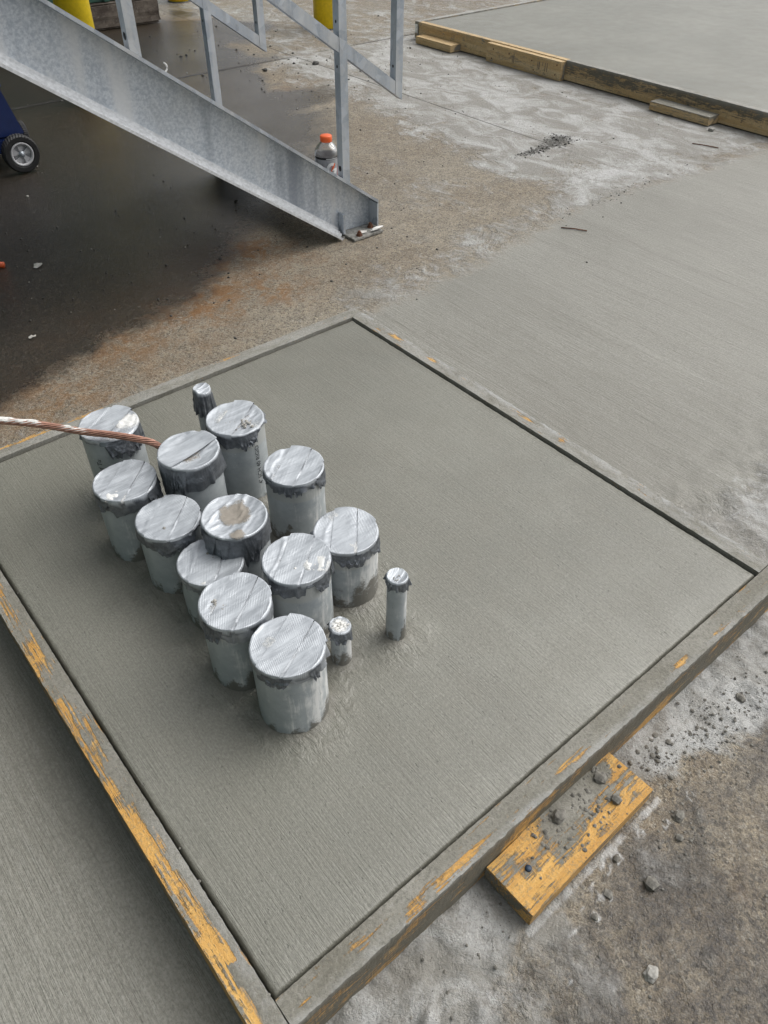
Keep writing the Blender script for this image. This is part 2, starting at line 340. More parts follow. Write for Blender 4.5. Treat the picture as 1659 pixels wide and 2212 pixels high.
def tube(name, pts, rad, n, mat, parent=None, smooth=True, closed_ends=True):
    pts = [Vector(p) for p in pts]; vs, fs = [], []; up = Vector((0, 0, 1))
    for i, p in enumerate(pts):
        d = (pts[min(i + 1, len(pts) - 1)] - pts[max(i - 1, 0)]).normalized()
        if abs(d.dot(up)) > .98: up = Vector((1, 0, 0))
        a = d.cross(up).normalized(); b = a.cross(d); r = rad[i] if hasattr(rad, '__len__') else rad
        for k in range(n): t = 2 * math.pi * k / n; vs.append(p + a * (r * math.cos(t)) + b * (r * math.sin(t)))
    for i in range(len(pts) - 1):
        for k in range(n): j = (k + 1) % n; fs.append((i * n + k, (i + 1) * n + k, (i + 1) * n + j, i * n + j))
    fs.append(tuple(range(n))); fs.append(tuple((len(pts) - 1) * n + k for k in range(n))[::-1])
    return mesh_obj(name, vs, fs, mat, parent, smooth)
ROCKS = []
for s in range(7):
    bm = bmesh.new(); bmesh.ops.create_icosphere(bm, subdivisions=1 if s else 2, radius=1)
    rr = random.Random(s + 50); sc = (1, rr.uniform(.6, .95), rr.uniform(.45, .75))
    for v in bm.verts:
        k = 1 + rr.uniform(-.22, .22); v.co = Vector((v.co.x * sc[0] * k, v.co.y * sc[1] * k, v.co.z * sc[2] * k))
    bm.verts.ensure_lookup_table(); ROCKS.append((np.array([v.co[:] for v in bm.verts]), np.array([[v.index for v in f.verts] for f in bm.faces]))); bm.free()
def scatter(name, pts, mat, parent=None, rng=None):
    """pts: (x, y, z, size): one mesh of many crumbs"""
    rng = rng or np.random.default_rng(3); V, F = [], []; n = 0
    for x, y, z, s in pts:
        v, f = ROCKS[1 + rng.integers(len(ROCKS) - 1)]; a = rng.uniform(0, 6.28); c, q = math.cos(a), math.sin(a)
        w = np.stack([v[:, 0] * c - v[:, 1] * q, v[:, 0] * q + v[:, 1] * c, v[:, 2]], 1) * s
        V.append(w + np.array([x, y, z + s * .2])); F.append(f + n); n += len(v)
    return mesh_obj(name, np.concatenate(V), np.concatenate(F), mat, parent)

ZG = -0.10                                   # old pavement level; pad top is z = 0
PX, PY = 1.128, 1.277                        # pad size
PIPES = dict(A=(.290, .980, .190), B=(.368, .803, .195), C=(.496, .848, .183), D=(.247, .836, .162), E=(.516, .675, .160), F=(.266, .711, .148),
             G=(.348, .614, .175), H=(.493, .483, .147), I=(.278, .589, .128), J=(.377, .468, .165), K=(.249, .454, .166), L=(.266, .334, .161))
SMALL = dict(S1=(.493, .972, .190), S2=(.488, .338, .157), S3=(.382, .358, .092))
RBIG, RSM = .0567, .0172

# ------------------------------------------------------------------ ground
def axis(segs, tail, extra=()):
    a = [np.arange(p, q, st) for p, q, st in segs]; last = segs[-1][1]; t = [last]; st = segs[-1][2]
    while t[-1] < tail: st *= 1.22; t.append(t[-1] + st)
    first = segs[0][0]; h = []; st = segs[0][2]; c = first
    while c > -tail: st *= 1.22; c -= st; h.append(c)
    return np.unique(np.concatenate([np.array(h)] + a + [np.array(t), np.array(extra)]))
gx = axis([(-.6, -.06, .012), (-.06, 1.35, .0065), (1.35, 2.2, .014), (2.2, 4.4, .02)], 70, (2.952, 2.958, 2.963, 2.968, 2.974))
gy = axis([(-.7, -.45, .015), (-.45, .02, .0065), (.02, 2.6, .012), (2.6, 6.6, .03)], 70, (4.184, 4.192, 4.201, 4.210, 4.218))
GX, GY = np.meshgrid(gx, gy, indexing='ij'); x, y = GX.ravel(), GY.ravel()
edge = np.interp(y, [1.3, 1.55, 1.8, 2.2, 2.6, 3.0, 3.4, 3.9, 4.6, 5.3, 7], [-.6, .1, .85, 1.55, 2.1, 2.42, 2.56, 2.62, 2.9, 2.87, 3.0])
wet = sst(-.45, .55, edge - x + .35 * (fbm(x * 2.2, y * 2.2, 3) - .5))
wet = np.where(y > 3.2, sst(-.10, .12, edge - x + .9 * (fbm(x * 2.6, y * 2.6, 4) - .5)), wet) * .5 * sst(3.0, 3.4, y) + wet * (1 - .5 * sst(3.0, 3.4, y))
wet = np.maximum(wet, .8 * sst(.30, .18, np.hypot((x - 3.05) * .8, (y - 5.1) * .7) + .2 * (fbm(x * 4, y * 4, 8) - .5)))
nw = sst(.42, -.02, y + .35 * (fbm(x * 2.3, y * 2.3, 97) - .5)) * (x > -.03); near = nw > .5
def NB(a, b): return a * nw + b * (1 - nw)
wet = NB(.54 * sst(-.10, -.19, y + .12 * (fbm(x * 7, y * 7, 9) - .5)), wet)
fe = 1.44 + .10 * (fbm(x * 2.5, y * 2.5, 5) - .5) + .05 * np.sin(x * 3)
fresh = sst(.18, -.12, y - fe) * sst(1.0, 1.1, x) * sst(-.02, .28, y - .10 + .3 * (fbm(x * 3, y * 3, 31) - .5)) * sst(4.0, 3.7, x)
fresh = np.maximum(fresh, (x < -.02) * 1.0 * sst(1.9, 1.3, y) * sst(-3, -2, x))
fresh = np.maximum(fresh, .55 * sst(.16, .02, y - PY - .03) * (y > PY) * sst(1.5, .9, x))
rust = np.zeros_like(x)
for cx, cy, r, k in ((1.06, 2.08, .16, 1.0), (1.25, 2.05, .14, .8), (.7, 1.82, .45, .42), (1.3, 1.95, .32, .40), (.9, 1.86, .26, .75), (.6, 1.75, .25, .5), (1.15, 1.75, .2, .55), (.35, 1.6, .3, .45), (2.55, 3.55, .35, .35), (2.9, 5.4, .25, .6), (.62, -.3, .05, .28), (.42, -.36, .05, .22), (.75, -.33, .06, .25)):
    rust = np.maximum(rust, k * np.exp(-(((x - cx) / r) ** 2 + ((y - cy) / r) ** 2)))
pale = .75 * sst(2.2, 2.75, x + .35 * (fbm(x * 3, y * 3, 6) - .5) - .12 * (y - 2)) * sst(1.35, 1.6, y) * sst(5.0, 3.9, y)
pale = np.maximum(pale, .45 * sst(2.75, 3.1, x) * (y > 3.5))
pale = np.maximum(pale, .30 * sst(1.3, 1.9, x) * (y > 1.45) * sst(3, 2.3, y))
pale = np.maximum(pale, .50 * sst(.42, .0, y - PY) * (y > PY) * sst(1.9, 1.2, x))
nearp = .80 * sst(-.20, -.06, y + .14 * (fbm(x * 9, y * 9, 12) - .5)) + .7 * sst(.28, .08, np.hypot(x - .10, y + .20)) + .5 * sst(.75, 1.0, x) * sst(-.35, -.15, y)
pale = np.maximum(pale, .55 * np.exp(-((y - fe - .10) / .17) ** 2) * sst(1.1, 1.35, x) * sst(4, 3.6, x))
pale = NB(np.maximum(.20 + .38 * sst(.42, .72, fbm(x * 9, y * 9, 95)), np.minimum(1, nearp)), pale)
lime = .5 * np.exp(-(((x - 2.75) / .35) ** 2 + ((y - 1.72) / .16) ** 2)) + .42 * np.exp(-(((x - 3.0) / .2) ** 2 + ((y - 2.55) / .5) ** 2)) + .5 * np.exp(-(((x - 2.95) / .4) ** 2 + ((y - 4.15) / .12) ** 2))
lime += .55 * np.exp(-(((x - 1.47) / .10) ** 2 + ((y - .17) / .10) ** 2)) + .35 * np.exp(-(((x - 3.2) / .25) ** 2 + ((y - 1.65) / .15) ** 2))
lime = NB(.62 * np.exp(-((y + .135) / .009) ** 2) * (x > .335) * (x < .66) + .38 * sst(.70, .95, x) * sst(-.3, -.1, y) + .33 * sst(.3, .1, np.hypot(x - .12, y + .17)), lime)
for cx, cy, r in ((.497, -.152, .008), (.523, -.150, .012), (.455, -.165, .008), (.43, -.183, .008), (.585, -.150, .006), (.628, -.165, .009), (.47, -.176, .008), (.70, -.165, .009)):
    d = np.hypot(x - cx, y - cy) + .006 * (fbm(x * 90, y * 90, 66, 2) - .5); lime = np.maximum(lime, .60 * np.exp(-((d - r * .8) / .0045) ** 2))
for cx, cy, rx, ry in ((.392, -.176, .022, .008), (.425, -.164, .012, .006), (.36, -.20, .012, .006), (.335, -.215, .01, .006), (.46, -.15, .02, .005)): lime = np.where(near, np.maximum(lime, .62 * np.exp(-((x - cx) / rx) ** 2 - ((y - cy) / ry) ** 2)), lime)
dirt = .66 * np.exp(-(((x - 3.02 - .5 * (y - 2.12)) / .15) ** 2 + ((y - 2.12) / .10) ** 2)) + .5 * np.exp(-(((x - 2.78) / .12) ** 2 + ((y - 2.10) / .05) ** 2)) + .42 * np.exp(-(((x - 2.65) / .25) ** 2 + ((y - 1.53) / .05) ** 2))
dirt = NB(.40 * sst(.74, .95, x) * np.exp(-((y + .14) / .06) ** 2), dirt)
jy = np.exp(-((y - 4.201) / .010) ** 2) * np.interp(x, [-3, 2.35, 2.7, 3.0, 3.4, 4.0, 5], [1, 1, .9, .15, .35, .7, .7]); jx = np.exp(-((x - 2.963) / .004) ** 2) * sst(1.6, 2.6, y) * .55
joint = np.clip(1.6 * np.maximum(jy, jx) * (.55 + .9 * fbm(x * 9, y * 9, 44)), 0, 1)
pud = .9 * sst(.42, .2, np.hypot((x - 2.95) * .8, (y - 5.75) * .45) + .2 * (fbm(x * 5, y * 5, 61) - .5))
z = ZG + .006 * (fbm(x * 1.1, y * 1.1, 21) - .5) + .0016 * (fbm(x * 12, y * 12, 22) - .5)
lump = NB((fbm(x * 24, y * 24, 25, 5, .6) - .40) * .030 * np.clip(nearp, 0, 1), 0) + NB((fbm(x * 60, y * 60, 27, 4, .6) - .5) * .006, 0)
lump = np.where(near & (x > .3) & (x < .68) & (y > -.165) & (y < -.03), np.minimum(lump, 0), lump)
rid = np.abs(fbm(x * 11, y * 11, 41, 3) - .5); lump += NB(.010 * sst(.06, .0, rid) * sst(.30, .1, np.hypot(x - .10, y + .20)), 0)
z = z + lump + .010 * dirt * (1 - nw) * fbm(x * 30, y * 30, 29) - .008 * np.maximum(jy, jx * .3)
far = np.hypot(x, y) > 9; z = np.where(far, ZG, z)
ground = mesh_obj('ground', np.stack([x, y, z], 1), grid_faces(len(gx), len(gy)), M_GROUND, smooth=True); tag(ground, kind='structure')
set_col(ground, 'mA', np.stack([fresh, wet, rust], 1)); set_col(ground, 'mB', np.clip(np.stack([pale, lime, dirt], 1), 0, 1)); soak_shade_m = np.exp(-(((x - 1.15) / .75) ** 2 + ((y - 2.75) / .75) ** 2)) * sst(1.9, 2.35, y + .3 * (fbm(x * 3, y * 3, 91) - .5)) + .8 * sst(.1, .25, edge - x) * sst(4.0, 4.4, y) * sst(5.5, 5.0, y)  # last mask: core under the stair is painted shade on wet ground
set_col(ground, 'mC', np.clip(np.stack([joint, pud, soak_shade_m], 1), 0, 1))

# ------------------------------------------------------------------ concrete pads
def slab(name, x0, x1, y0, y1, z0, step, label, holes):
    def ax(a, b):
        e = np.array([0, .0012, .003, .0055, .009, .014, .02]); return np.unique(np.concatenate([a + e, np.arange(a + .03, b - .025, step), b - e]))
    ax_, ay_ = ax(x0, x1), ax(y0, y1); X, Y = np.meshgrid(ax_, ay_, indexing='ij'); px, py = X.ravel(), Y.ravel()
    ed = np.minimum.reduce([px - x0, x1 - px, py - y0, y1 - py]); wob = .0030 * fbm(px * 90, py * 90, 71, 3)
    pz = -.0130 * (1 - np.sqrt(np.clip(1 - (1 - np.clip((ed + wob - .002) / .0055, 0, 1)) ** 2, 0, 1)))
    pz += .0016 * (fbm(px * 4, py * 4, 72) - .5) - .0015 * sst(.05, .0, ed)
    mk = np.zeros((len(px), 3))
    for (hx, hy, r) in holes:
        d = np.hypot(px - hx, py - hy) - r; k = np.exp(-np.clip(d, 0, 1) / .010); pz += .0085 * k * (.15 + 1.2 * fbm(px * 45, py * 45, 74, 3))
        mk[:, 0] = np.maximum(mk[:, 0], sst(.075, .02, d + .05 * (fbm(px * 18, py * 18, 75) - .5))); mk[:, 1] = np.maximum(mk[:, 1], sst(.022, .0, d + .015 * (fbm(px * 50, py * 50, 76) - .5)))
    pz += mk[:, 0] * .0045 * (fbm(px * 45 + py * 20, py * 25, 78, 3) - .5)
    nx, ny = len(ax_), len(ay_); V = np.stack([px, py, pz], 1); F = [tuple(f) for f in grid_faces(nx, ny)]
    rim = [i * ny for i in range(nx)] + [(nx - 1) * ny + j for j in range(1, ny)] + [i * ny + ny - 1 for i in range(nx - 2, -1, -1)] + [j for j in range(ny - 2, 0, -1)]
    low = V[rim].copy(); low[:, 2] = z0; n = len(V); V = np.concatenate([V, low]); m = len(rim)
    F += [(rim[k], n + k, n + (k + 1) % m, rim[(k + 1) % m]) for k in range(m)]
    o = mesh_obj(name, V, F, M_PAD, smooth=True); set_col(o, 'msk', np.concatenate([mk, np.zeros((m, 3))])); return tag(o, label, 'concrete pad')
slab('concrete_pad', .0034, PX - .0034, .0034, PY - .0034, ZG + .004, .0075, 'fresh broom-finished grey concrete pad with the taped conduit stubs standing in it',
     [(p[0], p[1], RBIG) for p in PIPES.values()] + [(p[0], p[1], RSM) for p in SMALL.values()])
X2 = 3.90
slab('concrete_pad', X2 + .003, X2 + 4.2, -.6, 4.045, ZG + .004, .05, 'second broom-finished concrete pad behind the row of form boards at upper right', [])

# ------------------------------------------------------------------ form boards
def board(name, p0, ang, L, t, h, label, cat, maskf, mat=M_BOARD, step=.005, crust=1.0, seed=0, zrot=None):
    """local x along the length, y across 0..t, z 0 (top) down to -h"""
    nx = max(8, int(L / step)); xs = np.linspace(0, L, nx)
    # ring round the section: across the top, down the far side, back underneath, up the near side
    top = [(t * k / 6, 0) for k in range(7)]; sd1 = [(t, -h * k / 6) for k in range(1, 7)]; bot = [(t * (1 - k / 3), -h) for k in range(1, 4)]; sd0 = [(0, -h * (1 - k / 6)) for k in range(1, 6)]
    ring = np.array(top + sd1 + bot + sd0); m = len(ring); Xs = np.repeat(xs, m); Yy = np.tile(ring[:, 0], nx); Zz = np.tile(ring[:, 1], nx)
    istop = np.tile(np.arange(m) < 7, nx); outer = np.tile((np.arange(m) >= 7) & (np.arange(m) < 13), nx); inner = np.tile(np.arange(m) >= 16, nx)
    wood, lime, dark = maskf(Xs, Yy / t, Zz / h, istop, outer, inner)
    lum = crust * (1 - np.clip(wood, 0, 1))
    n1 = fbm(Xs * 40, Yy * 60 + Zz * 60 + seed * 9, seed, 4)
    Zz = Zz + np.where(istop, .0005 + lum * .0022 * n1, 0); e0 = fbm(Xs * 150, Xs * 0 + seed, seed + 3, 3) - .5
    Yy = Yy + np.where(istop & (Yy <= .001), -.0016 * lum * (e0 + .35), 0) + np.where(istop & (Yy >= t - .001), .0042 * lum * (fbm(Xs * 130, Xs * 0 + 7, seed + 5, 4) - .3), 0)
    Yy = Yy + np.where(outer, lum * .0025 * fbm(Xs * 120, Zz * 120, seed + 8, 3), 0)
    V = np.stack([Xs, Yy, Zz], 1); F = []
    for i in range(nx - 1):
        for k in range(m): j = (k + 1) % m; F.append((i * m + k, i * m + j, (i + 1) * m + j, (i + 1) * m + k))
    F.append(tuple(range(m))[::-1]); F.append(tuple((nx - 1) * m + k for k in range(m)))
    o = mesh_obj(name, V, F, mat, loc=p0, rot=(0, 0, ang)); set_col(o, 'msk', np.clip(np.stack([wood, lime, dark], 1), 0, 1)); return tag(o, label, cat)
T = .038; HB = -ZG - .004
def blob(x, spots):
    r = np.zeros_like(x)
    for c, w, k in spots: r = np.maximum(r, k * np.exp(-((x - c) / w) ** 2))
    return r
# near-left board: x from the near corner outwards along +y; local y=0 is the pad side after a turn of +90 deg
def m_left(x, v, w, top, out, inn):
    s = fbm(x * 9, v * 2.2, 101, 4); wd = .27 + .9 * (s - .5) + .20 * sst(.2, .75, v) * sst(1.12, .99, v + .0) + .34 * blob(x, [(.12, .10, 1), (.30, .10, .9), (.55, .07, .6), (.72, .06, .6), (1.0, .09, .5)])
    wd = np.where(v < .22, wd - .35, wd); wd = np.where((x < .11) & (v < .62), .05, wd)
    wd = np.where(out, .42 + .5 * (fbm(x * 7, w * 5, 104) - .5) + .35 * sst(.4, .05, x), wd); wd = np.where(inn, 0.05, wd)
    return wd, np.where(top, .35 * sst(.6, 0, x) * (v < .5), 0), np.where(out, .75, 0) * (1 - sst(.6, .1, x) * .6)
board('form_board', (0, -T, .003), math.radians(90), PY + 2 * T, T, HB, 'yellow pine form board along the left edge of the near concrete pad', 'form board', m_left, seed=11)
# near-right board: along +x, pad side is +y  -> local turned 180 deg so that y runs outwards
def m_right(x, v, w, top, out, inn):
    X = PX + T - x; st = blob(X, [(.30, .075, 1.0), (.21, .028, .9), (.125, .03, .65), (.52, .05, .75), (.83, .02, .8), (.94, .03, .7), (1.02, .02, .5), (.03, .02, .8)])
    vv = np.interp(X, [0, .12, .2, .3, .5, 1.1], [.8, .35, .75, .7, .6, .75]); wd = .12 + st * np.exp(-((v - vv) / .16) ** 2) * (.4 + .7 * fbm(x * 14, v * 5, 111)) + .3 * (fbm(x * 10, v * 4, 112) - .5)
    wd = np.where(out, .30 + 1.1 * (fbm(x * 16 + w * 2.2, w * 1.2, 113, 4) - .5) + .12 * sst(-.45, -.95, w), wd); wd = np.where(inn, .05, wd)
    return wd, np.where(top, .75 * sst(.62, .95, v) * fbm(x * 12, v * 3, 114), 0), np.where(out, .8, 0)
board('form_board', (PX + T, 0, .003), math.radians(180), PX + T - .002, T, HB, 'cement-caked form board along the near right edge, above the loose kicker block', 'form board', m_right, seed=12)
def m_far(x, v, w, top, out, inn):
    wd = .10 + .75 * blob(x, [(PY - .10, .02, .7), (PY - .16, .035, .95), (PY - .31, .02, .8), (PY - .43, .02, .5), (.62, .035, .8), (.52, .012, .7), (.30, .012, .5)]) * np.exp(-((v - .62) / .25) ** 2) + .35 * (fbm(x * 12, v * 3, 121) - .5)
    wd = np.where(out | inn, .05, wd); return wd, np.where(top, .85 * sst(.55, 1, v) * fbm(x * 9, v * 3, 122) + .3, 0), 0 * x
# board along the far right edge (x = PX): local x along +y, outwards is +x -> mirror by turning -90 and starting at the far end
board('form_board', (PX, PY, .003), math.radians(-90), PY - .002, T, HB, 'form board along the far right edge of the pad, next to the wide fresh slab', 'form board', lambda x, *a: m_far(PY - x, *a), seed=13)
def m_back(x, v, w, top, out, inn):
    wd = .08 + .9 * (blob(x, [(.35, .09, .75), (.08, .10, 1.0), (.20, .09, .85), (.72, .05, .5)]) * np.exp(-((v - .88) / .17) ** 2)) + .35 * (fbm(x * 10, v * 3, 131) - .5)
    wd = np.where(out | inn, .05, wd); return wd, np.where(top, .25, 0), 0 * x
o = board('form_board', (-.001, PY, .003), 0, PX + T, T, HB, 'form board along the back left edge, nearest the stair foot', 'form board', m_back, seed=14)

def m_block(x, v, w, top, out, inn):
    n = fbm(x * 16, v * 4, 141, 4); wd = .72 + 1.15 * (n - .5) + .5 * (fbm(x * 90, v * 14, 143, 3) - .5) - .62 * sst(.12, .02, np.abs(x - .17)) * sst(.75, .1, v) - .35 * blob(x, [(.045, .025, 1)]) * np.exp(-((v - .35) / .25) ** 2)
    wd = np.where(out, .62, wd); return np.where(inn, .3, wd), 0 * x, np.where(out, .6, 0)
kb = board('kicker_block', (.345, -.041 - .089, -.058), 0, .29, .089, .036, 'cement-splattered yellow pine kicker block lying against the near form board', 'wood block', lambda x, v, w, top, out, inn: m_block(x, 1 - v, w, top, inn, out), seed=15, step=.004, crust=1.5)
kb.rotation_euler = (0, 0, math.radians(1.0))
lathe('screw_head', [(.0005, .0025), (.0046, .0028), (.0052, .0015), (.0052, -.004)], 14, simple('blue_screw', (.015, .035, .07), .5, .2), kb, loc=(.045, .048, .0015))

# far pad: three board runs, splice, two kicker blocks
def m_wp(base, amp, sd, dk=0.0):
    def f(x, v, w, top, out, inn):
        wd = base + amp * (fbm(x * 3.2, w * 2.5 + v, sd, 4) - .5); wd = np.where(inn, .1, wd)
        return wd, np.where(top, .4, 0), np.where(out, dk * sst(.4, .65, fbm(x * 2.5, w * 2, sd + 4)), 0)
    return f
MB2 = M_BOARD2
def outx(name, ya, yb, x0, h, label, mf, t=T, top=.003, cat='form board'):
    """board along y whose visible face looks towards -x; local +y runs to -x"""
    return board(name, (x0, ya, top), math.radians(90), yb - ya, t, h, label, cat, mf, MB2, step=.02)
outx('form_board', 2.80, 4.047, X2, HB, 'pale clean pine form board at the far corner of the upper right pad', m_wp(.82, .35, 151))
outx('form_board', .2, 2.797, X2, HB, 'dark weathered form board with cement stains along the upper right pad', lambda x, v, w, top, out, inn: (np.where(top, .2, np.where(out, .38 + .55 * sst(-.35, -.85, w) + 1.0 * (fbm(x * 3, w * 2, 152, 4) - .5), .1)), np.where(top, .4, 0), np.where(out, .85 * sst(.35, .6, fbm(x * 3.5, w * 1.5, 157)), 0)))
outx('splice_board', 2.80, 3.385, X2 - T - .001, HB, 'short pale pine board overlapping the joint of the far form boards', m_wp(.86, .3, 153), top=-.001)
def m_wp2(x, v, w, top, out, inn): return .25 + .6 * (fbm(x * 4, v * 2, 161) - .5), np.where(top, .7, 0), 0 * x
board('form_board', (X2 - T, 4.049, .003), 0, 4.1, T, HB, 'cement-greyed form board along the back edge of the upper right pad', 'form board', m_wp2, MB2, step=.03)
c1 = outx('kicker_block', 3.65, 3.98, X2 - T - .002, .038, 'clean yellow pine kicker block at the far corner of the upper right pad', m_wp(.9, .25, 154), t=.085, top=ZG + .044, cat='wood block')
c2 = outx('kicker_block', 1.80, 2.15, X2 - T - .002, .038, 'grey-topped pine kicker block beside the weathered far form board', lambda x, v, w, top, out, inn: (np.where(top, .15, .75) + .3 * (fbm(x * 8, v * 3, 155) - .5), 0 * x, 0 * x), t=.085, top=ZG + .044, cat='wood block')
spl = [o for o in COL.objects if o.name.startswith('splice_board')][0]
for nx_, nz_ in ((.03, -.02), (.035, -.07), (.20, -.075), (.22, -.03), (.40, -.028), (.53, -.025), (.54, -.075)):
    lathe('nail_head', [(.004, -.001), (.004, .0012), (.0008, .0016)], 10, M_RUST, spl, False, (nx_, T + .0006, nz_), (-math.pi / 2, 0, 0))
for q, (sx, sz, w_, h_) in enumerate(((.10, -.045, .004, .045), (.115, -.045, .004, .045), (.135, -.032, .004, .020), (.16, -.045, .008, .040), (.172, -.045, .004, .036), (.36, -.045, .005, .05), (.369, -.05, .003, .03))):
    box('stamp_mark', (sx - w_ / 2, sx + w_ / 2, T + .0002, T + .0012, sz - h_ / 2, sz + h_ / 2), M_STAMP, spl, 0)
tg = box('price_tag', (-.004, .0005, -.012, .012, -.062, -.012), simple('white_label', (.7, .7, .68), .6), None, .0003, (X2 - T - .0035, 4.068, .0)); 
tag(tg, 'small white paper tag stuck on the far board corner', 'tag')

# ------------------------------------------------------------------ conduits
def text_mesh(s, size):
    cu = bpy.data.curves.new('t', 'FONT'); cu.body = s; cu.size = size; cu.align_x = 'LEFT'; cu.align_y = 'CENTER'; cu.resolution_u = 3
    o = bpy.data.objects.new('t', cu); COL.objects.link(o); bpy.context.view_layer.update()
    me = bpy.data.meshes.new_from_object(o.evaluated_get(bpy.context.evaluated_depsgraph_get())); bpy.data.objects.remove(o)
    v = np.array([p.co[:] for p in me.vertices]); f = [tuple(p.vertices) for p in me.polygons]; return v, f
def pipe_mesh(R, h, seed, parent, mud, lime, band):
    n = 56; zs = np.concatenate([np.linspace(-.006, .06, 20), np.linspace(.065, h, 22)]); a = np.arange(n) * 2 * np.pi / n
    Zm, Am = np.meshgrid(zs, a, indexing='ij'); zz, aa = Zm.ravel(), Am.ravel(); cx, cy = np.cos(aa), np.sin(aa)
    mdv = sst(mud * 2.4, -mud * .2, zz + .075 * (fbm(cx * 3.5 + 5, cy * 3.5 + zz * 9, seed, 4) - .40) + mud * .9 * (fbm(cx * 1.3, cy * 1.3, seed + 44, 2) - .5) * 2); rr = R + .0014 * mdv * fbm(cx * 9, cy * 9 + zz * 90, seed + 2, 3)
    V = np.stack([rr * cx, rr * cy, zz], 1); F = []
    for i in range(len(zs) - 1):
        for k in range(n): j = (k + 1) % n; F.append((i * n + k, i * n + j, (i + 1) * n + j, (i + 1) * n + k))
    o = mesh_obj('pipe', V, F, M_PVC, parent, True)
    lm = lime * (.85 + .45 * np.cos(aa + .5)) + .14 + .25 * (fbm(cx * 2, cy * 2 + zz * 4, seed + 7) - .5)
    bd = np.where(zz > h - band - .014, 1.0, 0.0) if band else 0 * zz
    set_col(o, 'msk', np.clip(np.stack([mdv, lm, bd], 1), 0, 1)); return o
def cap_mesh(R, h, seed, parent, mat, skirt, ang, sag=.003, wr=.0018, dirt=(), limes=(), wrapped=0.0, dust=0.0):
    rng = np.random.default_rng(seed); n = 112; r0 = R + .0012
    rad = np.concatenate([np.linspace(0.0, R * .92, 22)[1:], [R * .96, R * .985, r0]]); a = np.arange(n) * 2 * np.pi / n
    Rm, Am = np.meshgrid(rad, a, indexing='ij'); X, Y = Rm.ravel() * np.cos(Am.ravel()), Rm.ravel() * np.sin(Am.ravel())
    u = X * math.cos(ang) + Y * math.sin(ang); v = -X * math.sin(ang) + Y * math.cos(ang)
    inn = 1 - (Rm.ravel() / R) ** 2
    Zt = h + .0016 - sag * np.clip(inn, 0, 1) ** .8 * (.6 + .8 * fbm(X * 30, Y * 30, seed)) + wr * (fbm(u * 25, v * 90, seed + 1, 3) - .5) * 1.1 + wr * .8 * np.clip(1 - np.abs(fbm(u * 14 + 3, v * 45, seed + 2, 2) - .5) * 9, 0, 1)
    Zt += .0011 * np.floor((v / R + 1.02 + .08 * np.sin(u / R * 2)) / .66) * .6
    Zt -= .0022 * sst(.985, 1.02, Rm.ravel() / R)
    # ragged skirt: cut flaps of unequal length
    nf = rng.integers(9, 14); cuts = np.sort(rng.uniform(0, 2 * np.pi, nf)); idx = np.searchsorted(cuts, a) % nf
    fl = skirt * rng.choice([.2, .5, .9, 1.2, 1.6, 2.0], nf) * rng.uniform(.85, 1.15, nf); slant = rng.uniform(-.7, .7, nf); ph = a - cuts[idx - 1]
    ln = np.clip(fl[idx] * (1 + slant[idx] * np.clip(ph, -1.2, 1.2)) * (.92 + .16 * vnoise(a * 9, 0 * a, seed)), skirt * .16, h * .6)
    if wrapped: ln = np.maximum(ln, wrapped * (.92 + .2 * vnoise(a * 2, 0 * a, seed + 5)))
    rows = 9; sk = []; SR = []
    edge_z = Zt[-n:]
    for k in range(1, rows + 1):
        t = k / rows; pl = (fbm(a * 5.2, 0 * a + t * .8, seed + 9, 3) - .45); wrp = (fbm(a * 1.7 + t * 1.5, 0 * a + t * 9, seed + 12, 3) - .4) * (1 if wrapped else .3)
        out_ = np.where(vnoise(a * 6.3, 0 * a, seed + 77) > .80, .004 * t, 0); rr = r0 + .0004 + out_ + np.clip(.0075 * pl * t + .0050 * wrp * np.sin(t * 3.1), -.0004, .008)
        sk.append(np.stack([rr * np.cos(a), rr * np.sin(a), edge_z - .0006 - ln * t], 1))
    c = np.array([[0, 0, h - sag * .7]]); V = np.concatenate([c, np.stack([X, Y, Zt], 1)] + sk); nr = len(rad) + rows; F = []
    for k in range(n): F.append((0, 1 + k, 1 + (k + 1) % n))
    for i in range(nr - 1):
        for k in range(n): j = (k + 1) % n; F.append((1 + i * n + k, 1 + (i + 1) * n + k, 1 + (i + 1) * n + j, 1 + i * n + j))
    mk = np.zeros((len(V), 3))
    for lst, ch in ((dirt, 0), (limes, 1)):
        for (dx, dy, rr_, k) in lst: mk[:, ch] = np.maximum(mk[:, ch], k * sst(rr_ * 1.5, rr_ * .35, np.hypot(V[:, 0] - dx * R, V[:, 1] - dy * R) + 1.5 * np.clip(h - .003 - V[:, 2], 0, 1)))
    mk[:, 2] = (V[:, 2] > h - .0075) * np.where(np.hypot(V[:, 0], V[:, 1]) < R + .0014, 1.0, 0); mk[:, 2] = np.maximum(mk[:, 2], dust)     # cement dust, plus sky brightness painted onto what faces up
    V[:, 2] += mk[:, 1] * .0035 * fbm(V[:, 0] * 160, V[:, 1] * 160, seed + 20, 3) * (V[:, 2] > h - .006)
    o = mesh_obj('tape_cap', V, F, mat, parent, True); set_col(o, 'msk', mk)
    return o
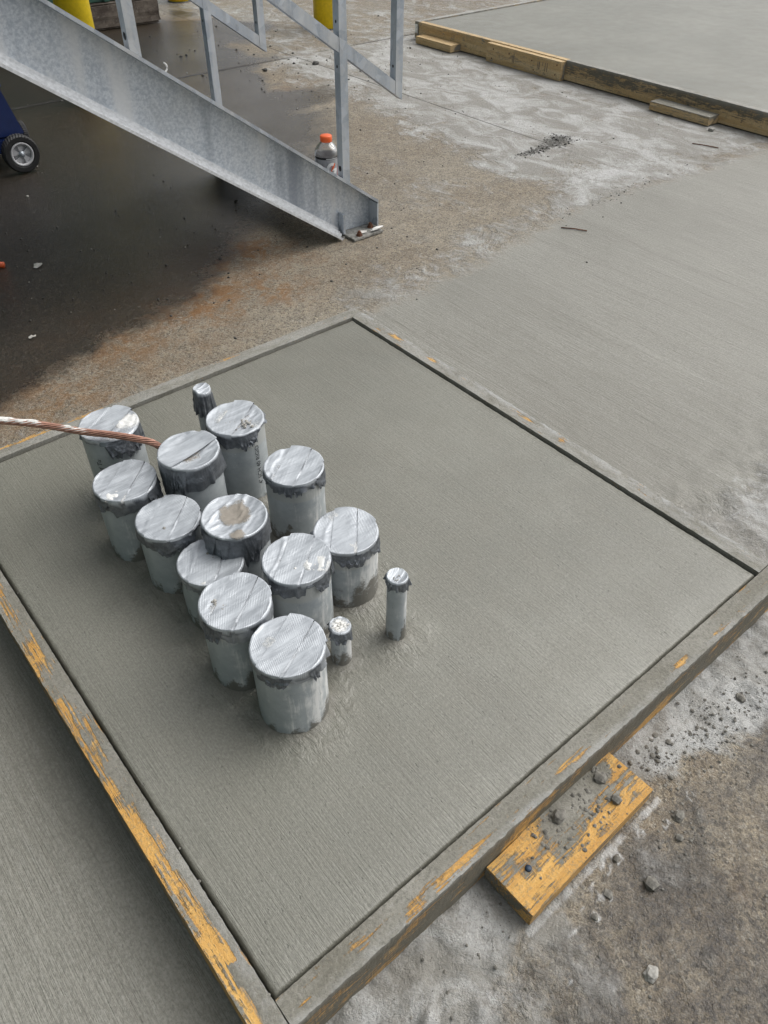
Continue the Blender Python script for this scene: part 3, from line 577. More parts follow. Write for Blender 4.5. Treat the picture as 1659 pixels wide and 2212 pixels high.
def tape_strip(R, h, seed, cap, mat, ang, v0, v1, hang):
    """one strip laid across the cap with its two ends folded down the pipe"""
    rng = np.random.default_rng(seed + 400); nu, nv = 30, 7; V = []
    ts = np.concatenate([[-1.0 - hang[0], -1.0 - hang[0] * .5, -1.012], np.linspace(-1, 1, nu), [1.012, 1 + hang[1] * .5, 1 + hang[1]]])
    for j in range(nv):
        v = v0 + (v1 - v0) * j / (nv - 1); half = math.sqrt(max(1e-6, (R + .0022) ** 2 - v * v))
        for t in ts:
            tt = max(-1, min(1, t)); u = tt * half; drop = max(0, abs(t) - 1) * R * (1 + .25 * math.sin(seed + v * 90))
            uo = u * (1 + (.012 if drop > 0 else 0)); xx, yy = uo * math.cos(ang) - v * math.sin(ang), uo * math.sin(ang) + v * math.cos(ang)
            zz = h + .0046 - .0030 * (1 - (u * u + v * v) / R ** 2) + .0011 * (float(fbm(u * 22, v * 120, seed + 33, 3)) - .5) * 2 - drop
            V.append((xx, yy, zz))
    m = len(ts); o = mesh_obj('tape_strip', V, [(j * m + i, j * m + i + 1, (j + 1) * m + i + 1, (j + 1) * m + i) for j in range(nv - 1) for i in range(m - 1)], mat, cap, True)
    mk = np.zeros((len(V), 3)); mk[:, 2] = np.array(V)[:, 2] > h - .004; set_col(o, 'msk', mk); return o  # strip tops paled like the cap: cement dust plus painted sky light
def printing(s, size, R, parent, a0, z0):
    v, f = text_mesh(s, size); al = a0 - v[:, 1] / R   # text runs upwards, letter tops to the left
    ang = a0 - v[:, 1] / R
    V = np.stack([(R + .0007) * np.cos(ang), (R + .0007) * np.sin(ang), z0 + v[:, 0]], 1)
    return mesh_obj('printing', V, f, M_INK, parent)
# crumpled loose flap on A
def flap(t, R, h, a0, w, ln, seed, mat):
    n, m = 16, 14; V = []
    for i in range(m):
        for k in range(n):
            tt = i / (m - 1); aa = a0 + (k / (n - 1) - .5) * w * (1 - .55 * tt); rr = R + .002 + .008 * tt * (float(fbm(k * .30, i * .25, seed, 2)) - .15)
            V.append((rr * math.cos(aa), rr * math.sin(aa), h - .002 - ln * tt * (.85 + .3 * float(vnoise(k * .4, 0, seed + 2)))))
    o = mesh_obj('tape_flap', V, [(i * n + k, (i + 1) * n + k, (i + 1) * n + k + 1, i * n + k + 1) for i in range(m - 1) for k in range(n - 1)], mat, t, False)
    set_col(o, 'msk', np.zeros((len(V), 3)) + np.array([.18, .1, 0])); return o
def conduit(key, R, label, skirt, seed, mud=.03, lime=.3, band=0., sag=.003, wr=.0016, dirt=(), limes=(), wrapped=0., ang=.75, strips=2, tape=0, grit=(), pal=M_PALESTONE, dust=.04):
    px, py, h = (PIPES.get(key) or SMALL.get(key))
    t = thing('capped_conduit' , (px, py, 0), label, 'pipe', 'taped conduit stubs standing in the pad')
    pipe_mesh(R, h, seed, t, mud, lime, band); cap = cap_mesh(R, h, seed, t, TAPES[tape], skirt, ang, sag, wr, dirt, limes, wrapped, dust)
    rng = np.random.default_rng(seed)
    if R > .03:
        for q in range(3):
            flap(t, R + .0012, h, math.radians(rng.uniform(-175, -35)), rng.uniform(.35, .8), skirt * rng.uniform(1.3, 2.1), seed * 7 + q, TAPES[tape])
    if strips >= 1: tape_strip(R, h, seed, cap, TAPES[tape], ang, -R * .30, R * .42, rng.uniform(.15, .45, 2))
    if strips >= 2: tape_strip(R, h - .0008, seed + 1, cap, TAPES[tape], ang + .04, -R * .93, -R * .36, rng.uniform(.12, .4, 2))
    for (gx_, gy_, sp, cnt, big) in grit:
        pts = [(gx_ * R + rng.normal(0, sp), gy_ * R + rng.normal(0, sp), h + .0012, big * rng.uniform(.45, 1.15)) for _ in range(cnt)]
        tag(scatter('mortar_crumbs', pts, pal, t, rng), kind='stuff')
    return t
A_ = conduit('A', RBIG, 'large taped conduit with the copper cable across its cap and white paste on one side', .020, 1, lime=.12, limes=((.55, -.25, .030, .95), (-.35, -.75, .02, .5)), ang=.55, tape=1, strips=1, mud=.02)
printing('tics | Allied Tu', .0150, RBIG, A_, math.radians(-146), .058)
flap(A_, RBIG, .190, math.radians(-72), 1.0, .042, 5, TAPES[1])
flap(A_, RBIG, .190, math.radians(-108), .65, .036, 8, TAPES[1])
conduit('B', RBIG, 'large conduit beside the cable end, wrapped in a wide crumpled dark tape band', .03, 2, lime=.12, sag=.006, wr=.003, dirt=((-.05, -.15, .030, .62),), limes=((-.5, -.6, .02, .35),), wrapped=.050, ang=.2, tape=2, strips=1, mud=.02)
C_ = conduit('C', RBIG, 'tall rear conduit with black printing on its side and cement crumbs on top', .017, 3, lime=.15, band=.030, sag=.006, limes=((-.1, .1, .034, .85), (.35, -.75, .018, .6), (-.6, -.5, .02, .6)), dirt=((-.25, -.25, .015, .6), (.45, -.2, .012, .5)), grit=((.12, -.45, .007, 14, .0042), (-.25, -.3, .010, 10, .002)), ang=.6, tape=0, strips=1, mud=.025)
printing('4" SCH 40 RIGID', .0140, RBIG, C_, math.radians(-80), .045)
flap(C_, RBIG, .183, math.radians(-88), .55, .022, 14, TAPES[0])
conduit('D', RBIG, 'leftmost front conduit with white powdery paste on the left of its cap', .016, 4, lime=.35, limes=((-.65, -.55, .026, .95), (.3, .4, .016, .5)), grit=((-.6, -.55, .010, 14, .0018),), ang=.72, tape=1, mud=.03)
conduit('E', RBIG, 'rear right conduit with a creased shiny cap and pale collar band', .015, 5, lime=.28, band=.030, sag=.004, wr=.0026, limes=((-.3, .1, .022, .55), (-.7, -.2, .02, .6)), ang=.62, tape=0, mud=.03)
conduit('F', RBIG, 'conduit between the paste-topped one and the wrinkled one in the left row', .017, 6, lime=.25, grit=((-.3, -.35, .001, 1, .0042),), ang=.75, tape=1, mud=.055)
conduit('G', RBIG, 'middle conduit with a large brown dried mud stain on its sagging cap', .024, 7, lime=.15, sag=.007, wr=.003, dirt=((.1, .1, .034, .85), (-.35, -.75, .018, .7), (.45, .45, .015, .55)), wrapped=.045, ang=.35, tape=2, strips=0, mud=.03)
conduit('H', RBIG, 'rightmost large conduit, mud-splashed, with a drooping tape flap at the front', .014, 8, lime=.45, band=.028, limes=((.1, .75, .02, .6), (-.2, -.75, .02, .7)), ang=.85, tape=1, mud=.055, dust=.35)
flap(bpy.data.objects['capped_conduit.007'], RBIG, .147, math.radians(-112), .95, .030, 18, TAPES[1])
conduit('I', RBIG, 'short conduit with a torn tape corner and two dark specks on its cap', .022, 9, lime=.40, limes=((-.6, -.75, .012, .7),), grit=((.05, .3, .001, 1, .0035), (.15, .05, .001, 1, .0026)), ang=.8, tape=0, mud=.04, pal=M_STONE, dust=.3)
conduit('J', RBIG, 'conduit with a thick dab of white cement paste on its front right cap edge', .016, 10, lime=.30, band=.030, wr=.0024, limes=((.35, -.55, .024, 1.0), (-.25, .1, .026, .45)), grit=((.40, -.62, .008, 26, .0024), (-.2, -.25, .002, 3, .0022)), ang=.7, tape=0, mud=.04, pal=M_LIME)
conduit('K', RBIG, 'conduit with a small heap of sandy grit at the left of its cap', .015, 11, lime=.42, dirt=((-.55, .05, .018, .55),), grit=((-.52, .02, .007, 60, .0018), (-.5, .35, .004, 3, .0034)), ang=.62, tape=0, mud=.03, dust=.4)
conduit('L', RBIG, 'nearest large conduit with a flat silver cap and streaky cement down its side', .012, 12, lime=.42, limes=((-.3, .35, .016, .6), (.1, -.45, .02, .5), (-.1, -.1, .03, .35)), ang=.48, tape=1, mud=.034, dust=.45)
conduit('S1', RSM, 'thin rear conduit with a crumpled twist of dark tape over its top', .010, 21, lime=.1, sag=.002, wr=.004, wrapped=.055, ang=.2, tape=2, strips=0, mud=.01)
conduit('S2', RSM, 'thin tall conduit standing alone at the right of the group', .014, 22, lime=.35, sag=.002, wr=.001, grit=((-.25, -.25, .0035, 22, .0013),), ang=.5, tape=0, strips=0, mud=.035)
conduit('S3', RSM, 'thin stubby conduit with a cap full of white paste beside the nearest large one', .016, 23, lime=.55, sag=.003, wr=.002, limes=((-.05, .0, .016, 1.0),), grit=((-.05, 0, .006, 22, .0032),), ang=.5, tape=0, strips=0, mud=.05, pal=M_LIME)
flap(bpy.data.objects['capped_conduit.014'], RSM, .092, math.radians(-125), 1.6, .022, 24, TAPES[0])

# ------------------------------------------------------------------ copper ground cable
ctrl = np.array([(-.75, 1.62, ZG + .02), (-.45, 1.47, .06), (-.15, 1.27, .19), (.041, 1.120, .238), (.120, 1.056, .235), (.178, 1.010, .225), (.234, .958, .2125), (.272, .924, .207), (.309, .885, .2015), (.334, .866, .187), (.352, .866, .150), (.366, .872, .08), (.37, .875, -.02)])
def catmull(P, n):
    out = []
    for i in range(len(P) - 1):
        p0, p1, p2, p3 = P[max(i - 1, 0)], P[i], P[i + 1], P[min(i + 2, len(P) - 1)]
        for t in np.linspace(0, 1, n, endpoint=False): out.append(.5 * ((2 * p1) + (-p0 + p2) * t + (2 * p0 - 5 * p1 + 4 * p2 - p3) * t * t + (-p0 + 3 * p1 - 3 * p2 + p3) * t ** 3))
    out.append(P[-1]); return np.array(out)
path = catmull(ctrl, 14)
m = MT('bare_copper'); n = m.noise(70, None, 4, .6); M_COPPER = m.fin(m.mix(m.ramp(n, .35, .7), (.47, .26, .19), (.30, .165, .125)), .55, .4, m.bump(n, .2, .0006))
cab = thing('copper_cable', tuple(ctrl[-1]), 'stranded bare copper cable half crusted in white cement, crossing a conduit cap', 'cable')
seg = np.concatenate([[0], np.cumsum(np.linalg.norm(np.diff(path, axis=0), axis=1))]); dirs = np.gradient(path, axis=0); dirs /= np.linalg.norm(dirs, axis=1)[:, None]
up = np.array([0, .3, 1.0]); aX = np.cross(dirs, up); aX /= np.linalg.norm(aX, axis=1)[:, None]; aY = np.cross(aX, dirs)
for s in range(8):
    th = 2 * np.pi * s / 8 + seg / .11 * 2 * np.pi
    o = tube('strand', path + aX * (np.cos(th) * .0052)[:, None] + aY * (np.sin(th) * .0052)[:, None] - ctrl[-1], .0017, 6, M_COPPER, cab)
tube('core', path - ctrl[-1], .0040, 8, M_INK, cab)
def crust(t0, t1, sd, amp):
    k = (seg > t0) & (seg < t1); P = path[k]; D, U = aX[k], aY[k]; n = 14; V = []
    for i in range(len(P)):
        e = min(1, min(i, len(P) - 1 - i) / 3)
        for q in range(n):
            th = 2 * math.pi * q / n; w = .5 + .5 * math.sin(th); r = (.0046 + amp * (w - .25) * 1.6 * e * (.1 + 1.3 * float(fbm(i * .55, q * .8, sd, 3)))) * (1 if w > .3 else .8)
            V.append(P[i] + D[i] * r * math.cos(th) + U[i] * r * math.sin(th) - ctrl[-1])
    F = [(i * n + q, i * n + (q + 1) % n, (i + 1) * n + (q + 1) % n, (i + 1) * n + q) for i in range(len(P) - 1) for q in range(n)]
    mesh_obj('cement_crust', V, F, M_LIME, cab, False)
i6 = 14 * 6
crust(.2, seg[14 * 5 + 2], 3, .0032); crust(seg[14 * 5 + 4], seg[i6 + 4], 5, .0024)

# ------------------------------------------------------------------ steel stair
SL = .700                                     # slope
def zt(x): return .010 + (1.727 - x) * SL     # top edge of stringer
st = thing('steel_stair', (1.65, 1.93, ZG), 'galvanised steel stair with channel stringers and square tube railings', 'stair')
inv = Matrix.Translation((-1.65, -1.93, -ZG))
def P(o): o.matrix_parent_inverse = inv; return o
XT = -1.15
VD = .222                                     # vertical depth of the stringer
def stringer(y_web0, y_web1, y_fl):
    s = 1 if y_fl > y_web1 else -1; xe = 1.727; xb = 1.727 - .0 ; tf = .011
    def zb(x): return zt(x) - VD
    # foot corner: lower edge meets the ground, then a vertical end
    xg = 1.727 - (.010 - VD - (ZG + .006)) / -SL * -1
    xg = 1.727 + (.010 - VD - (ZG + .004)) / SL
    yw = (y_web0, y_web1); yf = (min(y_fl, y_web0), max(y_fl, y_web1))
    web = P(prism('web', [(XT, zt(XT) - tf), (XT, zb(XT) + tf), (xg - .002, ZG + .004 + tf), (xe - .006, ZG + .004), (xe - .006, zt(xe - .006) - tf)], yw[0], yw[1], M_WEB, st))
    P(prism('top_flange', [(XT, zt(XT)), (XT, zt(XT) - tf), (xe, zt(xe) - tf), (xe, zt(xe))], yf[0], yf[1], M_GALV, st))
    P(prism('bottom_flange', [(XT, zb(XT)), (XT, zb(XT) + tf), (xg + .002, ZG + .004 + tf * .4), (xg - .004, ZG + .003)], yf[0], yf[1], M_FLANGE, st))
    P(prism('end_plate', [(xe - .006, zt(xe) - tf), (xe, zt(xe) - tf), (xe, ZG + .012), (xe - .006, ZG + .012)], yf[0], yf[1], M_GALV, st))
    # rolled fillet where the web meets the lower flange
    fy0, fy1 = (yw[0] - .030, yw[0]) if s < 0 else (yw[1], yw[1] + .030)
    for q in range(3):
        d0 = .010 * (q + 1); ya, yb = (yw[0] - d0, yw[0] - d0 + .0102) if s < 0 else (yw[1] + d0 - .0102, yw[1] + d0)
        hh = tf + (.017, .007, .002)[q]
        P(prism('fillet', [(XT, zb(XT) + tf - .002), (XT, zb(XT) + hh), (xg + .010, ZG + .004 + hh), (xg + .006, ZG + .006)], ya, yb, M_FLANGE, st))
    return xg
YN0, YN1 = 1.936, 1.944
xg = stringer(YN0, YN1, 1.885)
WST = .773; stringer(YN0 + WST, YN1 + WST, 1.995 + WST)
# foot plate with bolts
fp = P(box('foot_plate', (1.585, 1.722, 1.850, 1.934, ZG + .002, ZG + .010), M_DIRTY, st, .001))
P(box('gusset', (1.578, 1.588, 1.905, 1.935, ZG + .012, ZG + .085), M_GALV, st, .001))
P(box('foot_plate', (1.585, 1.722, 1.946 + WST, 2.03 + WST, ZG + .003, ZG + .012), M_GALV, st, .001))
for bx, by in ((1.622, 1.868), (1.70, 1.90)):
    b = P(lathe('anchor_bolt', [(.013, ZG + .0101), (.013, ZG + .0125), (.0095, ZG + .013), (.0095, ZG + .021), (.0055, ZG + .0215), (.0055, ZG + .027), (.004, ZG + .028)], 6, M_RUST, st, False))
    for v in b.data.vertices: v.co.x += bx; v.co.y += by
tk = mesh_obj('paper_scrap', *(lambda V: (V, [(0, 1, 2, 3)]))([(1.628, 1.875, ZG + .0135), (1.655, 1.866, ZG + .0137), (1.668, 1.880, ZG + .014), (1.645, 1.895, ZG + .0138)]), simple('white_paint_chip', (.62, .6, .56), .8))
tag(tk, 'pale paint chip lying on the stair foot plate beside the rusty bolt', 'paint chip')
def wobble_lump(name, c, s, mat, label, cat, seed):
    v, f = ROCKS[0]; V = v * np.array(s); o = mesh_obj(name, V, f, mat, loc=c); return tag(o, label, cat)
wobble_lump('paste_lump', (1.700, 1.862, ZG + .019), (.028, .010, .010), M_LIME, 'white lump of cement paste on the stair foot plate', 'cement lump', 1)
# treads between the stringers
nt = 14; run = .262; rise = run * SL
for k in range(nt):
    xt = 1.700 - k * run; z_ = .018 + k * rise
    P(box('tread', (xt - .245, xt, YN1 + .003, YN0 + WST - .003, z_ - .030, z_), M_GALV, st, .002))
# railings
TW = .030
def railing(yc, suffix):
    y0, y1 = yc - TW / 2, yc + TW / 2
    def rz(x): return .505 - SL * .96 * (x - 1.6)
    for px in (1.572, .883, .194, -.495, -1.11):
        P(prism('post', [(px, zt(px) + .001), (px + TW, zt(px + TW) + .001), (px + TW, zt(px) + 1.02), (px, zt(px) + 1.02)], y0, y1, M_GALV, st))
    xe = 1.836
    cuts = [1.572, .883, .194, -.495, -1.11]
    for h in (0.0, .46):                       # lower and upper sloping rails, cut between the posts
        prev = xe - TW
        for c in cuts:
            a, b = c + TW + .0004, prev - .0004
            P(prism('rail', [(a, rz(a) + h + .021), (a, rz(a) + h - .021), (b, rz(b) + h - .021), (b, rz(b) + h + .021)], y0 + .001, y1 - .001, M_GALV, st)); prev = c
    b = xe - TW
    P(prism('end_post', [(b, rz(b) - .021), (xe, rz(xe) - .021), (xe, rz(xe) + .46 + .021), (b, rz(b) + .46 + .021)], y0, y1, M_GALV, st))
    # vent holes of the galvanised tubes
    for hx, hz in ((1.572, zt(1.572) + .03), (1.572, .585), (1.572, .462), (xe - TW, .43), (.883, zt(.883) + .03)):
        big = .007 if hz < .2 or hx < 1 else .0035
        hole = lathe('vent_hole', [(big, .0004), (big, .0012)], 12, M_INK, st); P(hole)
        for v in hole.data.vertices: a, b_, c_ = v.co; v.co = Vector((hx - c_, yc + a, hz + b_ * 1.35))
railing(1.906, ''); railing(1.906 + WST + .066, '')
# upper landing the stair climbs to
ld = XT; zl = zt(XT)
P(box('landing', (ld - 1.2, ld, YN0, YN1 + WST, zl - .06, zl - .01), M_GALV, st, .002))
for lx in (ld - 1.15, ld - .08):
    for ly in (YN0 + .05, YN1 + WST - .09): P(box('landing_leg', (lx, lx + .06, ly, ly + .06, ZG + .003, zl - .061), M_GALV, st, .001))
# curled white shaving on the stringer
sh = tube('plastic_shaving', [(.975 + .012 * math.cos(t), 1.905, zt(.98) + .012 + .012 * math.sin(t)) for t in np.linspace(-1.6, 1.2, 10)], .0022, 6, M_LIME)
tag(sh, 'tiny curled white shaving on the stringer next to the upper post', 'shaving')

# ------------------------------------------------------------------ drink bottle on the bottom tread
bt = thing('drink_bottle', (1.588, 2.005, .0185), 'clear plastic drink bottle with orange cap and grey and red label', 'bottle', rz=math.radians(0))
mm = bpy.data.materials.new('clear_plastic'); mm.use_nodes = True; nt_ = mm.node_tree; nt_.nodes.clear()
o_ = nt_.nodes.new('ShaderNodeOutputMaterial'); mx = nt_.nodes.new('ShaderNodeMixShader'); tr = nt_.nodes.new('ShaderNodeBsdfTransparent'); gl = nt_.nodes.new('ShaderNodeBsdfGlossy'); lw = nt_.nodes.new('ShaderNodeLayerWeight')
tr.inputs[0].default_value = (.95, .95, .95, 1); gl.inputs['Roughness'].default_value = .12; lw.inputs[0].default_value = .45
nt_.links.new(lw.outputs['Facing'], mx.inputs[0]); nt_.links.new(tr.outputs[0], mx.inputs[1]); nt_.links.new(gl.outputs[0], mx.inputs[2]); nt_.links.new(mx.outputs[0], o_.inputs[0])
lathe('bottle_body', [(.036, 0), (.041, .004), (.041, .03), (.0385, .05), (.041, .07), (.0412, .146), (.042, .151), (.0418, .158), (.039, .167), (.033, .177), (.025, .186), (.0195, .191), (.0185, .199)], 40, mm, bt)
capm = simple('orange_plastic', (.86, .13, .02), .42, 0, .06, 60, .1)
cp = lathe('cap', [(.0205, .1925), (.0208, .194), (.0208, .2095), (.0195, .2115), (.001, .2115)], 40, capm, bt)
m = MT('bottle_label'); s_ = m.n.nodes.new('ShaderNodeSeparateXYZ'); m.n.links.new(m.tc.outputs['Object'], s_.inputs[0])
red = m.ramp(m.add(s_.outputs[2], m.mul(m.noise(60, None, 3), .02)), .095, .083)
lc = m.mix(red, (.34, .345, .355), (.30, .02, .03)); lc = m.mix(m.mul(m.ramp(m.noise(90, m.co((1, 1, .2)), 2), .5, .6), .4), lc, (.09, .092, .10)); lc = m.mix(m.ramp(s_.outputs[2], .1415, .1425), lc, (.015, .015, .017))
gm = m.n.nodes.new('ShaderNodeNewGeometry'); lc = m.mix(gm.outputs['Backfacing'], lc, (.55, .55, .55))
M_LAB = m.fin(lc, .35)
lab = lathe('label', [(.0419, .03), (.0421, .07), (.0423, .149)], 40, M_LAB, bt, cap=False)
# round white G with an orange bolt on the label, facing the camera
fa = math.atan2(-.29 - 2.005, -.078 - 1.588) + .42
def on_label(name, poly_uv, mat, off):
    R = .0423 + off; V = [(R * math.cos(fa + u / R), R * math.sin(fa + u / R), .110 + v) for u, v in poly_uv]; return V
def ribbon(name, inner, outer, mat, off):
    V = on_label(name, inner, mat, off) + on_label(name, outer, mat, off); n = len(inner); return mesh_obj(name, V, [(i, i + 1, n + i + 1, n + i) for i in range(n - 1)], mat, lab)
M_WHT = simple('white_ink', (.78, .78, .76), .5, 0, .05); M_ORG = simple('orange_ink', (.75, .13, .02), .5, 0, .1); M_REDI = simple('red_ink', (.38, .05, .06), .5, 0, .1)
tt = np.linspace(math.radians(42), math.radians(335), 30)
ribbon('logo_letter', [(.0105 * math.cos(t), .0125 * math.sin(t)) for t in tt], [(.0205 * math.cos(t), .0225 * math.sin(t)) for t in tt], M_WHT, .0006)
ribbon('logo_letter', [(.0, .002), (.008, .002), (.0195, .002)], [(.0, -.005), (.008, -.005), (.0195, -.009)], M_WHT, .0008)
ribbon('logo_bolt', [(.010, .021), (.002, .006), (-.0085, -.010)], [(.014, .017), (.007, .003), (-.006, -.013)], M_ORG, .0011)
ribbon('logo_panel', [(-.030, .012), (0, .014), (.026, .012)], [(-.030, -.03), (0, -.03), (.026, -.03)], M_REDI, .0003)
for k in range(16):
    u = -.02 + k * .0027; ribbon('print_mark', [(u, .0337), (u + .0018, .0337)], [(u, .0367), (u + .0018, .0367)], M_WHT, .0007)

# ------------------------------------------------------------------ bollards, green building on footing, plus an added unseen wing
def bollard(px, py, label):
    t = thing('bollard', (px, py, ZG), label, 'bollard', 'yellow steel bollards')
    lathe('post', [(.084, -.01), (.084, .98), (.078, 1.02), (.05, 1.055), (.015, 1.068)], 48, M_YELLOW, t); lathe('base_ring', [(.093, -.004), (.090, .006), (.0845, .008)], 48, M_DARKSTONE, t, cap=False)
bollard(1.60, 4.10, 'yellow bollard rising behind the stair stringer beside the green building')
bollard(3.59, 4.71, 'yellow bollard standing behind the main railing post')
bollard(3.24, 6.15, 'farthest yellow bollard, only its foot showing at the top edge')
m = MT('stained_concrete_plinth'); n = m.noise(7, m.co((1, 1, 1.6)), 5, .65); n2 = m.noise(60, None, 4, .7)
pc = m.mix(m.ramp(n, .35, .65), (.045, .032, .024), (.15, .125, .10)); pc = m.mix(m.ramp(n2, .55, .75, 0, .6), pc, (.26, .24, .21))
M_PLINTH = m.fin(pc, .8, 0, m.bump(n2, .6, .004))
gb = thing('green_building', (0, 6.4, ZG), 'dark green metal-clad building on a stained concrete footing at the top left, with an added unseen wing', 'building')
M_GREEN = simple('green_enamel', (.025, .085, .06), .4, 0, .15, 20, .1)
def footing(x0, x1, y0, y1):
    bm = bmesh.new(); add_box(bm, x0, x1, y0, y1, .003, .150, .012); bmesh.ops.subdivide_edges(bm, edges=bm.edges, cuts=3, use_grid_fill=True); rr = random.Random(4)
    for v in bm.verts: v.co += Vector((rr.uniform(-.004, .004), rr.uniform(-.004, .004), rr.uniform(-.003, .003) if v.co.z > .02 else 0))
    bm_obj('footing', bm, M_PLINTH, gb)
footing(-2.5, 2.775, -.84, 1.2); footing(-6, -2.52, -9.5, 1.2)  # second footing belongs to the added unseen wing
box('wall', (-2.50, 2.66, -.78, 1.1, .152, 3.0), M_GREEN, gb, .004); box('wall', (-5.9, -2.60, -9.4, 1.1, .152, 3.2), M_GREEN, gb, .004)  # second wall: invented unseen wing, put in to block sky on the left
for k in range(17): box('cladding_rib', (-2.40 + k * .30, -2.36 + k * .30, -.802, -.781, .153, 2.99), M_GREEN, gb, .003)
for k in range(34): box('cladding_rib', (-2.599, -2.578, -9.3 + k * .30, -9.26 + k * .30, .153, 3.19), M_GREEN, gb, .003)  # ribs of the added unseen wing

# ------------------------------------------------------------------ blue wheeled machine at the left edge
bmch = thing('wheeled_toolbox', (.70, 3.45, ZG), 'navy blue wheeled metal box with white-rimmed rubber wheels at the left edge', 'tool cart')
M_NAVY = simple('navy_paint', (.008, .018, .075), .3, 0, .1, 30, .08)
bm = bmesh.new(); V = [(-.45, -.10, .125), (.285, -.10, .125), (.285, .38, .125), (-.45, .38, .125), (-.45, -.07, .305), (.245, -.07, .305), (.245, .35, .305), (-.45, .35, .305)]
bv = [bm.verts.new(v) for v in V]
for f in ((0, 1, 2, 3), (4, 7, 6, 5), (0, 4, 5, 1), (1, 5, 6, 2), (2, 6, 7, 3), (3, 7, 4, 0)): bm.faces.new([bv[i] for i in f])
bmesh.ops.bevel(bm, geom=list(bm.edges), offset=.006, segments=2, affect='EDGES'); bm_obj('body', bm, M_NAVY, bmch)
box('base_skirt', (-.45, .275, -.104, .384, .07, .123), M_NAVY, bmch, .004); box('lid', (-.45, .25, -.085, .36, .306, .325), simple('blue_paint', (.012, .05, .16), .35, 0, .1), bmch, .005)
M_RIM = simple('white_plastic_rim', (.52, .52, .54), .45, 0, .06, 60, .1)
def wheel(cx, cy, cz, R, w, rz, parent):
    W = bpy.data.objects.new('wheel', None); COL.objects.link(W); W.parent = parent; W.location = (cx, cy, cz); W.rotation_euler = (math.pi / 2, 0, rz)
    tr_ = .62 * R
    ty = lathe('tyre', [(tr_, -w / 2 * .8), (tr_ + .006, -w / 2), (R * .93, -w / 2), (R, -w * .32), (R, w * .32), (R * .93, w / 2), (tr_ + .006, w / 2), (tr_, w / 2 * .8)], 72, M_BLACK, W, False, cap=False)
    for i, v in enumerate(ty.data.vertices):
        q = i % 72; row = i // 72
        if 2 <= row <= 5 and (q + (row % 2)) % 2: v.co.x *= .965; v.co.y *= .965
    lathe('rim', [(tr_ * .80, w * .30), (tr_ * .84, w * .46), (tr_ * .97, w * .50), (tr_ * 1.02, w * .44), (tr_ * 1.02, -w * .4)], 48, M_RIM, W, cap=False)
    lathe('rim_dish', [(.003, w * .12), (tr_ * .82, w * .12), (tr_ * .82, w * .09)], 40, M_RIM, W, False)
    for k in range(5):
        a = 2 * math.pi * k / 5 + .3; da = .36; V = []
        for zz in (w * .12 + .0005, w * .30):
            for r_, d_ in ((tr_ * .24, da * 1.1), (tr_ * .82, da)):
                for s in (-1, 1): V.append((r_ * math.cos(a + s * d_), r_ * math.sin(a + s * d_), zz))
        mesh_obj('spoke', V, [(0, 1, 3, 2), (4, 6, 7, 5), (0, 4, 5, 1), (2, 3, 7, 6), (0, 2, 6, 4), (1, 5, 7, 3)], M_RIM, W)
    lathe('hub', [(tr_ * .27, w * .28), (tr_ * .27, w * .38), (tr_ * .14, w * .40), (tr_ * .13, w * .52), (tr_ * .08, w * .55)], 20, M_GALV, W)
    return W
wheel(.225, -.165, .077, .075, .045, 0, bmch); wheel(.225, .40, .077, .075, .045, math.pi, bmch)
wheel(.30, -.02, .112, .045, .022, math.pi / 2, bmch)

# ------------------------------------------------------------------ loose stones, crumbs, litter
def gz(px, py):
    i = np.clip(np.searchsorted(gx, px), 0, len(gx) - 1); j = np.clip(np.searchsorted(gy, py), 0, len(gy) - 1); return float(z[i * len(gy) + j])
def stone(px, py, s, label, mat=M_STONE, k=0, zz=None, cat='stone', name='stone'):
    v, f = ROCKS[k % 7]; a = k * 1.3; c, q = math.cos(a), math.sin(a); V = np.stack([v[:, 0] * c - v[:, 1] * q, v[:, 0] * q + v[:, 1] * c, v[:, 2]], 1) * s
    return tag(mesh_obj(name, V, f, mat, loc=(px, py, (gz(px, py) if zz is None else zz) - V[:, 2].min() * (.45 if zz is None else .7))), label, cat)
stone(.430, -.281, .012, 'pale flat stone lying alone on the brown pavement at lower right', M_PALESTONE, 0)
stone(.532, -.207, .013, 'large dark cement clod on the pavement below the kicker block', M_STONE, 3, name='cement_clod', cat='clod')
stone(.653, -.173, .011, 'round dark cement clod right of the kicker block', M_STONE, 0, name='cement_clod', cat='clod')
stone(.625, -.195, .007, 'elongated dark crumb between the two clods at lower right', M_STONE, 4, name='cement_clod', cat='clod')
stone(.523, -.150, .008, 'dark pebble inside the largest white ring by the kicker block', M_STONE, 5, name='pebble', cat='pebble')
stone(.470, -.176, .008, 'dark pebble below the kicker block front edge', M_STONE, 2, name='pebble', cat='pebble')
stone(.430, -.183, .006, 'dark pebble in a white ring near the kicker block corner', M_STONE, 6, name='pebble', cat='pebble')
stone(.483, -.058, .013, 'largest grey clod resting against the form board on the kicker block', M_STONE, 0, -.058, 'clod', 'cement_clod')
stone(.585, -.060, .012, 'dark jagged clod on the far end of the kicker block', M_STONE, 4, -.058, 'clod', 'cement_clod')
stone(.575, -.098, .010, 'flat dark clod on the middle of the kicker block', M_STONE, 3, -.058, 'clod', 'cement_clod')
stone(.930, -.115, .011, 'brown clod near the right end of the near form board', M_STONE, 1, name='cement_clod', cat='clod')
stone(3.03, 2.13, .012, 'largest dark crumb of the spilled heap on the pale wash', M_DARKSTONE, 2, name='cement_clod', cat='clod')
stone(2.95, 3.96, .022, 'dark stone beside the pavement joint right of the railing', M_DARKSTONE, 0)
stone(2.63, 4.02, .020, 'dark stone on the pale wash seen left of the main railing post', M_DARKSTONE, 1)
stone(3.74, 1.755, .018, 'white-grey crumb at the end of the grey-topped far kicker block', M_PALESTONE, 3)
